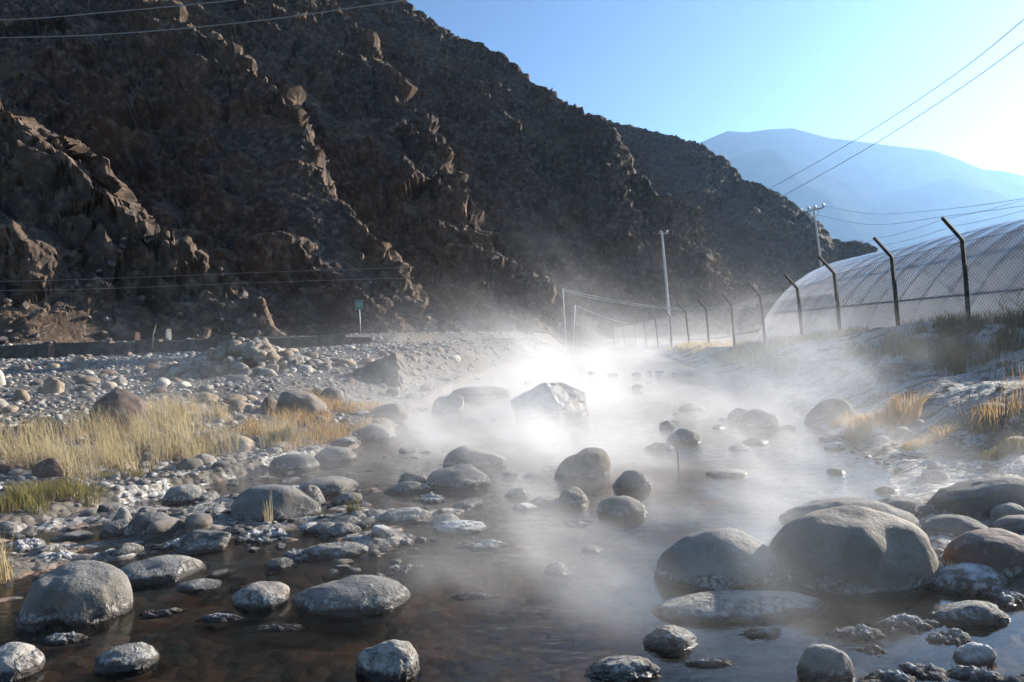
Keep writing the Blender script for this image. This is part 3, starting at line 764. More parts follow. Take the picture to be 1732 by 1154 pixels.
B('broad low stone in front of the big dome boulder', 525, 580, 882, 906, M_GREY, 88, 0.2, 0.0, 0.8, 4, rough=0.06)

def hull_boulder(label, x0, x1, yt, yb, mat, pts, seed):
    """an angular block: the convex hull of a few corners, broken up a little"""
    p = hit((x0 + x1) / 2, yb); d = p.y; w = (x1 - x0) * d / F; Hh = (yb - yt) * d / F
    bm = bmesh.new()
    for a in pts: bm.verts.new((a[0] * w / 2, a[2] * w * 0.36, a[1] * Hh * 0.93))
    r_ = bmesh.ops.convex_hull(bm, input=bm.verts)
    bmesh.ops.triangulate(bm, faces=bm.faces); bmesh.ops.subdivide_edges(bm, edges=bm.edges, cuts=9, use_grid_fill=True)
    bmesh.ops.triangulate(bm, faces=bm.faces); bm.verts.index_update(); bm.normal_update()
    V = np.array([v.co[:] for v in bm.verts]); N = np.array([v.normal[:] for v in bm.verts]); Fc = np.array([[v.index for v in f.verts] for f in bm.faces]); bm.free()
    q = V / w * 2
    fc, _ = facets(q[:, 0] + 0.6 * q[:, 1], q[:, 2] * 1.3 + 0.3 * q[:, 0], 0.35, 0.28, seed, 0.03, 0.03)
    V = V + N * (w * (0.5 * fc + 0.018 * fbm3(q[:, 0] * 3, q[:, 1] * 3, q[:, 2] * 3, 4, seed, 0.6)))[:, None]
    o = mk('boulder', V, Fc, mat, False); o.location = (p.x, p.y + w * 0.3, p.z - 0.02)
    ALL.append((o.location.x, o.location.y, w / 2))
    prop(o, label, 'boulder')
hull_boulder('big pale angular boulder in the thickest steam', 866, 1002, 641, 708, M_WHITE, [(-1, .5, 0), (-.85, -.4, -.3), (-.1, 1, -.1), (.45, .9, .3), (.9, .62, .3), (1, 0, .2), (.9, -.4, .2), (.2, .3, -.9), (.1, -.4, -1), (-.6, -.4, -.8), (-.75, .2, -.6), (-.5, .7, .7), (.5, .6, .9), (-.6, -.4, .8), (.7, -.4, .8)], 5)
hull_boulder('dark tilted slab boulder with one lit end far back', 592, 694, 595, 650, M_GREY, [(-1, .5, -.2), (-1.0, -.3, -.3), (-.25, .78, -.4), (.5, 1, -.5), (.7, .97, .3), (1, -.1, .3), (.9, -.3, .3), (.72, -.3, -.7), (.6, .3, -.75), (-.8, -.3, -.7), (-.9, .5, .8), (.3, .9, .8), (-.8, -.3, .8), (.7, -.3, .8)], 8)

# crust formations standing in the water
CR = [(1450, 1500, 1078, 1110, 'dark-edged mineral crust rim left of the clear pool'), (1530, 1612, 1085, 1154, 'broad mineral crust rim at the bottom right of the clear pool'),
      (1440, 1560, 1128, 1160, 'mineral crust rim along the bottom edge below the clear pool'), (1480, 1600, 1035, 1068, 'mineral crust shelf under the pale elongated stone'),
      (330, 420, 1035, 1052, 'thin mineral crust strip right of the notched boulder'), (60, 160, 1068, 1090, 'knobbly mineral crust left of the white-topped boulder'),
      (400, 500, 888, 920, 'white mineral crust at the foot of the dome boulder'), (640, 720, 896, 925, 'jagged mineral crust below the flat white-crusted stone'),
      (640, 720, 950, 972, 'brown mineral crust streak above the wide speckled boulder'), (760, 880, 912, 932, 'long low mineral crust streak in midstream'),
      (255, 330, 905, 930, 'pale mineral crust between stones in the left shallows'), (690, 760, 832, 852, 'knobby white mineral crust by the veined boulder'),
      (0, 90, 905, 935, 'brown mineral crust patch at the left edge'), (60, 130, 925, 950, 'brown mineral crust patch above the notched boulder'),
      (1440, 1560, 905, 925, 'pale mineral crust behind the largest boulder'), (1660, 1745, 975, 1020, 'frosty mineral crust shelf at the right edge'),
      (470, 560, 925, 950, 'thin mineral crust ledge left of the awash slab'), (1690, 1760, 1140, 1165, 'mineral crust bit at the bottom right corner'),
      (1395, 1500, 1052, 1082, 'mineral crust ledge just below the flat crusted slab'), (1556, 1650, 1062, 1092, 'mineral crust ledge beside the lone pool stone'),
      (1590, 1700, 1122, 1156, 'ragged mineral crust under the lone pool stone'), (1240, 1330, 1058, 1080, 'thin wet mineral crust below the flat slab'),
      (1150, 1250, 1112, 1130, 'thin mineral crust strip between the two wet bottom stones'), (420, 520, 1052, 1068, 'thin mineral crust strip below the wide speckled boulder'),
      (230, 310, 1028, 1044, 'small mineral crust strip beside the notched boulder'), (760, 850, 1000, 1014, 'thin brown mineral crust streak right of the wide speckled boulder'),
      (930, 1010, 878, 892, 'thin mineral crust streak below the steaming rounded boulder')]
for i, (a, b_, c, d, lab) in enumerate(CR):
    B(lab, a, b_, c, d, M_CRUST, 300 + i, 0.35, 0.0, 0.9, 5, 0.0, 0.3, 'mineral_crust', 'mineral crust')

# ------------------------------------------------------------------ small stones
def free(x, y, r):
    return all((x - a) ** 2 + (y - b) ** 2 > (0.75 * c + r) ** 2 for a, b, c in ALL)

SM = [rock(3, 500 + i, 0.25 + 0.05 * i, 0.03) for i in range(7)]
def shared(prefix, mats):
    out = []
    for i, (v, f) in enumerate(SM):
        me = mk(prefix, v, f, mats[i % len(mats)], True)
        out.append(me.data); bpy.data.objects.remove(me)
    return out
RIV = shared('river_stone', [M_PALE, M_GREY, M_GREY, M_DARK, M_PALE, M_CRUST, M_TAN])
COB = shared('cobble', [M_DRYG, M_DRYT, M_DRYG, M_DRYP, M_DRYG, M_DRYB, M_DRYT])
PIL = shared('pile_stone', [M_DRYP, M_DRYG, M_DRYP, M_DRYT, M_DRYG, M_DRYP, M_DRYG])

def put(name, me, x, y, z, s, flat=0.6, tilt=0.2):
    o = bpy.data.objects.new(name, me); COL.objects.link(o)
    o.location = (x, y, z)
    o.scale = (s * random.uniform(0.85, 1.25), s * random.uniform(0.7, 1.0), s * flat * random.uniform(0.8, 1.2))
    o.rotation_euler = (random.uniform(-tilt, tilt), random.uniform(-tilt, tilt), random.uniform(0, 6.28))
    return o

def g1(x, y): return float(ground(np.array([x]), np.array([y]), False)[0])

n = 0
while n < 150:                                     # shallows on the left
    y = random.uniform(3.7, 9.0); x = random.uniform(-3.8, 0.4 - 0.1 * y) if random.random() < 0.8 else random.uniform(-3, 0.5)
    s = 0.03 + 0.10 * random.random() ** 2.2
    if -3.3 < x / y * 0.0 + x and free(x, y, s * 0.5) and x > float(np.interp(y, _LY, _LX)) - 0.8 and abs(x / y) < 0.8:
        put('river_stone', RIV[random.randrange(7)], x, y, max(g1(x, y), -0.04) + s * 0.12, s)
        ALL.append((x, y, s)); n += 1
def tell(o, hues, zone, cat, group, cuts=(0.06, 0.10)):
    s_ = o.scale[0]; size = 'little' if s_ < cuts[0] else 'middling' if s_ < cuts[1] else 'larger'
    prop(o, '%s %s %s' % (size, hues[o.data.name.split('.')[0] + str(HUE[o.data.name])], zone), cat, group)
RH = ['pale stone', 'grey stone', 'rounded grey stone', 'dark stone', 'pale flat stone', 'knobbly crusted stone', 'tan stone']
CH = ['grey cobble', 'tan cobble', 'rounded grey cobble', 'pale cobble', 'flattish grey cobble', 'brown cobble', 'tan rounded cobble']
PH = ['pale stone', 'grey stone', 'pale blocky stone', 'tan stone', 'grey blocky stone', 'whitish stone', 'dull grey stone']
HUES = {}; HUE = {}
for lst, hh in ((RIV, RH), (COB, CH), (PIL, PH)):
    for i, me in enumerate(lst): HUE[me.name] = i; HUES[me.name.split('.')[0] + str(i)] = hh[i]
for o in [o for o in COL.objects if o.name.startswith('river_stone')]:
    zone = 'in the left shallows %s' % ('near the notched boulder' if o.location.y < 4.8 else 'around the dome boulder' if o.location.y < 6.6 else 'upstream of the dome boulder')
    tell(o, HUES, zone, 'stone', 'small stones in the left shallows')
n = 0; rs = []
while n < 60:                                      # far midstream and right shore
    y = random.uniform(7.5, 26); a, b_ = float(np.interp(y, _LY, _LX)), float(np.interp(y, _RY, _RX))
    x = random.uniform(a, b_ + 0.3); s = 0.05 + 0.13 * random.random() ** 2
    if free(x, y, s):
        rs.append(put('midstream_stone', RIV[random.randrange(7)], x, y, max(g1(x, y), -0.03) + s * 0.05, s, 0.5)); ALL.append((x, y, s)); n += 1
for o in rs: tell(o, HUES, 'awash in the steaming midstream %s' % ('nearer than the big pale angular boulder' if o.location.y < 12 else 'beyond the big pale angular boulder'), 'stone', 'small stones in midstream', (0.08, 0.12))
n = 0; rs = []
while n < 40:                                      # near right shore
    y = random.uniform(4.2, 9.0); x = float(np.interp(y, _RY, _RX)) + random.uniform(-0.4, 1.8); s = 0.03 + 0.1 * random.random() ** 2.2
    if free(x, y, s * 0.6) and x / y < 0.85:
        rs.append(put('shore_stone', RIV[random.randrange(7)], x, y, max(g1(x, y), -0.03) + s * 0.12, s)); ALL.append((x, y, s)); n += 1
for o in rs: tell(o, HUES, 'on the crusted right shore %s' % ('beside the reddish boulder' if o.location.y < 6 else 'below the frosted hummock'), 'stone', 'small stones on the right shore')
n = 0; rs = []
while n < 260:                                     # cobble flat
    y = 6.8 + 24 * random.random() ** 1.5; x = -random.uniform(2.0, 0.74 * y + 1.0)
    sl = float(left_shore(np.array([y]))[0]) - x
    if sl < 0.3: continue
    s = (0.05 + 0.16 * random.random() ** 2.6) * (0.7 + y / 40)
    if free(x, y, s * 0.6):
        rs.append(put('cobble', COB[random.randrange(7)], x, y, g1(x, y) + s * 0.15, s, 0.65)); ALL.append((x, y, s)); n += 1
for o in rs: tell(o, HUES, 'on the stony flat %s' % ('among the dry grass' if o.location.y < 9.5 else 'just behind the dry grass' if o.location.y < 14 else 'midway to wall' if o.location.y < 21 else 'below the wall') + (' riverward' if o.location.x > -0.4 * o.location.y else ' landward'), 'cobble', 'cobbles on the stony flat', (0.08, 0.13))

# fine rubble between the larger stones of both shores
def build_rubble():
    r = np.random.default_rng(15); shapes = [rock(2, 760 + i, 0.5) for i in range(6)]; P = []
    while len(P) < 1500:
        if r.random() < 0.7: y = r.uniform(3.4, 8.6); x = r.uniform(-3.9, 0.3 - 0.12 * y)
        else: y = r.uniform(2.9, 8.0); x = float(np.interp(y, _RY, _RX)) + r.uniform(-0.35, 1.3)
        P.append((x, y))
    P = np.array(P); z = ground(P[:, 0], P[:, 1]); cl = fbm2(P[:, 0] * 2, P[:, 1] * 2, 2, 77)
    k = (z > -0.035) & (cl > -0.15); P, z = P[k], z[k]; parts = []
    for (x, y), zz in zip(P, z):
        v, f = shapes[r.integers(6)]; s_ = 0.010 + 0.032 * r.random() ** 2; a = r.uniform(0, 6.28)
        w = v * np.array([s_ * 1.2, s_, s_ * 0.6]); w = np.stack([w[:, 0] * math.cos(a) - w[:, 1] * math.sin(a), w[:, 0] * math.sin(a) + w[:, 1] * math.cos(a), w[:, 2]], -1)
        parts.append((w + [x, y, max(zz, -0.01) + 0.1 * s_], f))
    prop(mk('shore_rubble', *join(parts), M_GREY, True), 'fine rubble between the stones of both shores', kind='stuff')
build_rubble()

# heap of stones
hp = hit(365, 640); hc = Vector((hp.x, hp.y + 1.6, hp.z)); rs = []
for k in range(230):
    a = random.uniform(0, 6.28); r = math.sqrt(random.random())
    ex, ey = r * math.cos(a), r * math.sin(a)
    hgt = 0.62 * max(0, 1 - r ** 1.3) * (1 + 0.25 * math.sin(3 * ex + 1))
    x, y = hc.x + ex * 2.1, hc.y + ey * 1.4
    s = random.uniform(0.09, 0.22)
    rs.append(put('pile_stone', PIL[random.randrange(7)], x, y, g1(x, y) + hgt - s * 0.1, s, 0.8, 0.8))
for o in rs: tell(o, HUES, 'in the stone heap %s' % ('near its top' if o.location.z > hc.z + 0.35 else 'on its front foot' if o.location.y < hc.y - 0.5 else 'on its flank') + (' on the grass side' if o.location.x < hc.x else ' on the river side'), 'stone', 'stones heaped by the retaining wall', (0.13, 0.18))
v, f = rock(4, 77, 0.2); v = v * [1.7, 1.1, 0.45]
prop(mk('heap_core', v, f, M_DRYG, True, None, (hc.x, hc.y, hc.z - 0.12)), 'rubble core of the stone heap by the retaining wall', kind='stuff')

# gravel mass
def build_gravel():
    parts = []; shapes = [rock(2, 700 + i, 0.35) for i in range(6)]; r = np.random.default_rng(5); tint = []
    cnt = 0
    while cnt < 8200:
        y = 5.6 + 27 * r.random() ** 1.3; x = -r.uniform(1.5, 0.78 * y + 1.5)
        if cnt > 6000: y = r.uniform(32.5, 66); x = r.uniform(-9, 4)
        sl = float(np.interp(y, _LY, _LX)) - x
        if sl < 0.15: continue
        v, f = shapes[r.integers(6)]
        s = (0.018 + 0.055 * r.random() ** 2.5) * (0.6 + y / 22)
        a = r.uniform(0, 6.28); c_, s_ = math.cos(a), math.sin(a)
        w = v * np.array([s, s * r.uniform(0.6, 1), s * r.uniform(0.4, 0.75)])
        w = np.stack([w[:, 0] * c_ - w[:, 1] * s_, w[:, 0] * s_ + w[:, 1] * c_, w[:, 2]], -1)
        parts.append((w + [x, y, 0], f, x, y, s)); tint.append(r.random()); cnt += 1
    xs = np.array([p[2] for p in parts]); ysv = np.array([p[3] for p in parts]); zs = ground(xs, ysv)
    parts = [(p[0] + [0, 0, z + p[4] * 0.02], p[1]) for p, z in zip(parts, zs)]
    V, Fc = join(parts)
    o = mk('gravel', V, Fc, None, True)
    tt = np.repeat(np.array(tint), len(shapes[0][0])); color_attr(o, 'tone', np.stack([tt, tt, tt], -1))
    m, t, b = material('gravel_stone')
    an = t.n('ShaderNodeAttribute'); an.attribute_name = 'tone'
    tv = t.sep(an.outputs['Vector'])[0]
    cr = t.n('ShaderNodeValToRGB'); t.put(cr.inputs[0], tv)
    e = cr.color_ramp.elements; e[0].color = (0.14, 0.13, 0.12, 1); e[1].color = (0.46, 0.44, 0.40, 1)
    for pos, c in ((0.3, (0.22, 0.20, 0.18, 1)), (0.55, (0.31, 0.29, 0.26, 1)), (0.75, (0.38, 0.30, 0.22, 1)), (0.88, (0.28, 0.27, 0.26, 1))):
        q = e.new(pos); q.color = c
    t.put(b.inputs['Base Color'], cr.outputs[0]); b.inputs['Roughness'].default_value = 0.85
    o.data.materials.append(m)
    prop(o, 'mixed gravel covering the stony flat', kind='stuff')
build_gravel()

# ------------------------------------------------------------------ grass
def grass_mat(name, c1, c2, trans):
    m, t, b = material(name)
    an = t.n('ShaderNodeAttribute'); an.attribute_name = 'tone'
    col = t.mix(t.sep(an.outputs['Vector'])[0], c1, c2)
    df = t.n('ShaderNodeBsdfDiffuse'); tl = t.n('ShaderNodeBsdfTranslucent'); mx = t.n('ShaderNodeMixShader')
    t.put(df.inputs[0], col); t.put(tl.inputs[0], col); mx.inputs[0].default_value = trans
    t.put(mx.inputs[1], df.outputs[0]); t.put(mx.inputs[2], tl.outputs[0])
    t.put(m.node_tree.nodes['Material Output'].inputs[0], mx.outputs[0]); m.node_tree.nodes.remove(b)
    return m
G_GOLD = grass_mat('dry_golden_grass', (0.42, 0.32, 0.16), (0.66, 0.55, 0.35), 0.5)
G_GREEN = grass_mat('green_grass', (0.08, 0.09, 0.025), (0.36, 0.29, 0.12), 0.45)
G_BROWN = grass_mat('brown_grass', (0.10, 0.085, 0.05), (0.21, 0.17, 0.10), 0.4)
G_RUST = grass_mat('rusty_grass', (0.30, 0.19, 0.08), (0.52, 0.36, 0.17), 0.5)

def blades(name, pts, hgt, mat, width=0.004, lean=0.35, bias=(0.08, -0.05), seed=1, loc=None):
    r = np.random.default_rng(seed); pts = np.asarray(pts, float); n = len(pts)
    h = hgt * (0.35 + 0.95 * r.random(n) ** 1.4)
    az = r.uniform(0, 6.28, n); le = h * lean * r.random(n) ** 1.3
    dx, dy = np.cos(az) * le + bias[0] * h, np.sin(az) * le + bias[1] * h
    fa = r.uniform(0, 3.14, n); wx, wy = np.cos(fa) * width, np.sin(fa) * width
    z = np.zeros(n)
    def P(k, wf, s): return pts + np.stack([dx * k ** 1.8 + s * wx * wf, dy * k ** 1.8 + s * wy * wf, h * (k - 0.15 * k * k * lean)], -1)
    V = np.stack([P(0, 1, -1), P(0, 1, 1), P(0.5, 0.8, -1), P(0.5, 0.8, 1), P(0.85, 0.45, -1), P(0.85, 0.45, 1), P(1.0, 0.1, 0)], 1)
    b = np.arange(n)[:, None] * 7
    Fc = np.concatenate([b + np.array(q) for q in ([0, 1, 3], [0, 3, 2], [2, 3, 5], [2, 5, 4], [4, 5, 6])])
    V = V.reshape(-1, 3)
    if loc is not None: V = V - np.array(loc)
    o = mk(name, V, Fc, mat, True, None, loc)
    tt = np.repeat(r.random(n), 7); color_attr(o, 'tone', np.stack([tt, tt, tt], -1))
    return o

def scatter(n, fx, fy, ok, seed, clump=0):
    r = np.random.default_rng(seed); out = []
    if clump: cx, cy = r.uniform(*fx, clump), r.uniform(*fy, clump)
    while len(out) < n:
        x, y = r.uniform(*fx, 4000), r.uniform(*fy, 4000)
        if clump:
            i = r.integers(0, clump, 4000); g = r.random(4000) < 0.85
            x = np.where(g, cx[i] + r.normal(0, 0.07, 4000), x); y = np.where(g, cy[i] + r.normal(0, 0.07, 4000), y)
        k = ok(x, y); x, y = x[k], y[k]
        out += list(zip(x, y))
    a = np.array(out[:n]); return np.stack([a[:, 0], a[:, 1], ground(a[:, 0], a[:, 1], False)], -1)

def field(x, y):
    sl = left_shore(y) - x; nn = fbm2(x * 0.9, y * 0.9, 3, 401); n2 = fbm2(x * 3, y * 3, 2, 403)
    return (sl > 0.75 + 0.5 * nn) & (y < 9.4 + 1.0 * nn + 0.14 * (x + 4)) & (y > 6.5 + 0.6 * n2) & (n2 + 0.7 * nn > -0.16)
prop(blades('dry_grass', scatter(13000, (-9.5, -1.9), (6.0, 11), field, 1, 900), 0.33, G_GOLD, 0.0022, 0.7, (-0.12, -0.02), 2), 'tall dry golden grass along the left bank', kind='stuff')
def shoreg(x, y):
    sl = left_shore(y) - x; nn = fbm2(x * 1.3, y * 1.3, 3, 411)
    return (sl > 0.15) & (sl < 1.6 + nn) & (nn > 0.12)
prop(blades('shore_grass', scatter(4200, (-3.6, -1.2), (8.2, 13), shoreg, 3), 0.15, G_RUST, 0.004, 0.5, (0, 0), 4), 'short yellowish grass on the far left shore', kind='stuff')
def slope(x, y):
    sr = x - right_shore(y); nn = fbm2(x * 0.7, y * 0.7, 3, 421)
    return (sr > 2.0 + nn * 0.6) & (x < 11.5) & (nn + 0.25 * ss((x - 6.5) / 2) - 0.5 * ss((x - 9.2) / 1.0) > -0.05)
prop(blades('bank_grass', scatter(9000, (5.2, 12), (8.0, 17), slope, 5, 500), 0.30, G_BROWN, 0.005, 0.5, (-0.1, -0.1), 6), 'dull brown grass covering the shaded right bank', kind='stuff')
def farbank(x, y):
    sr = x - right_shore(y); nn = fbm2(x * 0.5, y * 0.5, 3, 431)
    return (sr > 0.8) & (nn > 0.1) & (x < 12)
prop(blades('far_bank_grass', scatter(9000, (5.5, 12), (17, 48), farbank, 7), 0.3, G_GOLD, 0.009, 0.5, (-0.1, -0.1), 8), 'straw-coloured grass along the bank below the fence', kind='stuff')

def tuft(label, px, py, rad, hgt, n, mat, seed, width=0.003, lean=0.6):
    p = hit(px, py); r = np.random.default_rng(seed)
    a = r.uniform(0, 6.28, n); q = rad * np.sqrt(r.random(n))
    x, y = p.x + q * np.cos(a), p.y + q * np.sin(a) * 0.7
    z = np.maximum(ground(x, y, False), 0) - 0.01
    prop(blades('grass_tuft', np.stack([x, y, z], -1), hgt, mat, width, lean, (0, 0), seed, tuple(p)), label, 'grass tuft')
tuft('thin dry grass sprig at the front foot of the dome boulder', 455, 886, 0.035, 0.22, 26, G_GOLD, 21, 0.002, 0.3)
tuft('small dry tuft at the right foot of the dome boulder', 490, 872, 0.05, 0.12, 60, G_GOLD, 22, 0.002)
tuft('green tuft on crust right of the dome boulder', 598, 866, 0.06, 0.11, 110, G_GREEN, 23, 0.0022)
tuft('green grass clump on the left edge of the shallows', 95, 838, 0.40, 0.19, 900, G_GREEN, 24, 0.0026, 0.9)
tuft('second green grass clump nearer the left edge', 20, 862, 0.28, 0.17, 450, G_GREEN, 25, 0.0026, 0.9)
tuft('short reddish green tuft on the white crust ledge', 205, 806, 0.22, 0.07, 500, G_GREEN, 26, 0.003)
tuft('olive tuft beside the tan stone at the end of the grass', 480, 752, 0.16, 0.24, 420, G_GREEN, 27, 0.003)
tuft('rusty golden tuft crowning the frosted hummock', 1490, 728, 0.42, 0.34, 900, G_RUST, 28, 0.004)
tuft('small rusty tuft left of the golden crowning tuft', 1422, 718, 0.16, 0.17, 240, G_RUST, 29, 0.003)
tuft('low drooping tuft on the frosted slope', 1565, 752, 0.22, 0.14, 360, G_RUST, 30, 0.003, 1.0)
tuft('sparse green tuft low on the frosted slope', 1690, 772, 0.18, 0.15, 220, G_GREEN, 31, 0.003)
tuft('dry tuft at the lower edge of the frosted hummock', 1455, 745, 0.12, 0.14, 180, G_RUST, 32, 0.003)
tuft('dry reed sprig at the left edge above the notched boulder', 8, 985, 0.06, 0.30, 60, G_GOLD, 33, 0.0025, 0.4)
tuft('tall thin dry grass at the right bank edge', 1690, 715, 0.3, 0.42, 130, G_RUST, 34, 0.003, 0.5)

# ------------------------------------------------------------------ bare twigs
M_TWIG = plain('twig_bark', (0.22, 0.15, 0.09), 0.9, 0, 0.2)
def twig(label, px, py, hgt, seed, n=5):
    p = hit(px, py); r = random.Random(seed); parts = []
    for k in range(n):
        a = r.uniform(0, 6.28); pts = [np.array([0.0, 0, -0.03])]; d = np.array([math.cos(a) * 0.35, math.sin(a) * 0.35, 1.0])
        L = hgt * r.uniform(0.6, 1.0)
        for j in range(5):
            d = d + np.array([r.uniform(-.3, .3), r.uniform(-.3, .3), r.uniform(-.1, .1)]); pts.append(pts[-1] + d / np.linalg.norm(d) * L / 5)
        parts.append(tube(pts, np.linspace(0.006, 0.002, 6), 4))
        for j in (2, 3, 4):
            e = pts[j] + np.array([r.uniform(-.2, .2), r.uniform(-.2, .2), r.uniform(0.05, .2)]) * hgt
            parts.append(tube([pts[j], (pts[j] + e) / 2 + np.array([0, 0, 0.01]), e], [0.004, 0.003, 0.0015], 4))
    prop(mk('bare_shrub', *join(parts), M_TWIG, True, None, p), label, 'shrub')
twig('bare twiggy shrub at the right edge before the greenhouse', 1715, 562, 0.9, 1, 6)
twig('bare reddish stems at the foot of the shaded bank', 1640, 722, 0.45, 2, 4)
twig('bent bare stem at the right edge of the frosted bank', 1720, 720, 0.6, 3, 3)
p = at(257, 580, 31.0)
prop(mk('leaning_stick', *tube([(0, 0, -0.3), (0.06, 0, 0.35), (0.2, 0, 0.75)], [0.03, 0.026, 0.02], 6), M_DRYP, True, None, p), 'thin pale stick standing above the stone heap', 'stick')
p = hit(1148, 795)
prop(mk('thin_stick', *tube([(0, 0, -0.1), (-0.005, 0, 0.14), (-0.012, 0, 0.25)], [0.008, 0.006, 0.004], 6), M_DRYP, True, None, p), 'thin pale stick upright in the steaming water', 'stick')
p = hit(375, 742)
prop(mk('driftwood', *tube([(-0.25, -0.05, 0.05), (0.05, 0.05, 0.09), (0.28, 0.1, 0.2)], [0.02, 0.018, 0.01], 6), M_DRYP, True, None, p), 'pale stick lying at the end of the dry grass', 'stick')

# ------------------------------------------------------------------ fence on the right bank
LEAN = -math.tan(math.radians(3.6))
FY = [14.6, 17.8, 20.3, 22.9, 26.4, 30, 34, 38, 42, 46.2, 50.5, 55, 60, 66, 73]
FX = [11.4, 11.15, 10.75, 10.3, 10.5, 10.4, 10.35, 10.25, 10.2, 10.1, 10.1, 10.1, 10.2, 10.2, 10.3]
def build_fence():
    root = empty('chain_link_fence', (FX[0], FY[0], g1(FX[0], FY[0])))
    prop(root, 'chain-link fence with dark angled posts in front of the greenhouse', 'fence')
    o0 = np.array(root.location)
    mp = plain('dark_post_steel', (0.032, 0.029, 0.026), 0.85, 0.0, 0.4, 12, 0.3)
    mw = plain('galvanised_wire', (0.22, 0.225, 0.24), 0.6, 0.3, 0.1, 5, 0)
    Hs = 2.0; first = None; tops = []
    for x, y in zip(FX, FY):
        z = g1(x, y)
        if first is None:
            pts = [(0, 0, -0.5), (LEAN * Hs * 0.5, 0, Hs * 0.5), (LEAN * Hs, 0, Hs), (LEAN * Hs - 0.1, 0, Hs + 0.12), (LEAN * Hs - 0.47, 0, Hs + 0.56)]
            po = mk('post', *tube(pts, [0.062, 0.06, 0.06, 0.056, 0.05], 4), mp, False, root); first = po
        else:
            po = bpy.data.objects.new('post', first.data); COL.objects.link(po); po.parent = root
        po.location = Vector((x, y, z)) - root.location
        po.rotation_euler = (random.uniform(-.02, .02), random.uniform(-.025, .025), 0)
        tops.append(np.array([x, y, z]))
    for i in range(len(tops) - 1):
        a, b_ = tops[i] - o0, tops[i + 1] - o0; L = np.linalg.norm(b_ - a); parts = []
        def q(u, v): return a + (b_ - a) * u + np.array([LEAN * v, 0, v + 0.0])
        pitch = 0.075 if i < 6 else 0.2
        wr = 0.0045 if i < 6 else 0.006
        hw = 1.95
        for sgn in (1, -1):
            s = -hw
            while s < L:
                u0, v0, u1, v1 = s, 0.0, s + hw, hw
                if u0 < 0: v0 = -u0; u0 = 0
                if u1 > L: v1 = hw - (u1 - L); u1 = L
                if v1 - v0 > 0.03:
                    A, Bq = (q(u0 / L, v0), q(u1 / L, v1)) if sgn > 0 else (q(1 - u0 / L, v0), q(1 - u1 / L, v1))
                    parts.append(tube([A, Bq], wr, 4, False))
                s += pitch * 1.41
        parts.append(tube([q(0, hw), q(1, hw)], 0.006, 4, False)); parts.append(tube([q(0, 0.04), q(1, 0.04)], 0.006, 4, False))
        mk('mesh_panel', *join(parts), mw, False, root)
        for k in range(3):
            off = np.array([LEAN * Hs - 0.12 - 0.16 * k, 0, Hs + 0.14 + 0.19 * k])
            pts = [a + off + (b_ - a) * u - np.array([0, 0, 0.05 * 4 * u * (1 - u)]) for u in np.linspace(0, 1, 7)]
            mk('barbed_strand', *tube(pts, 0.004, 4, False), mw, False, root)
build_fence()

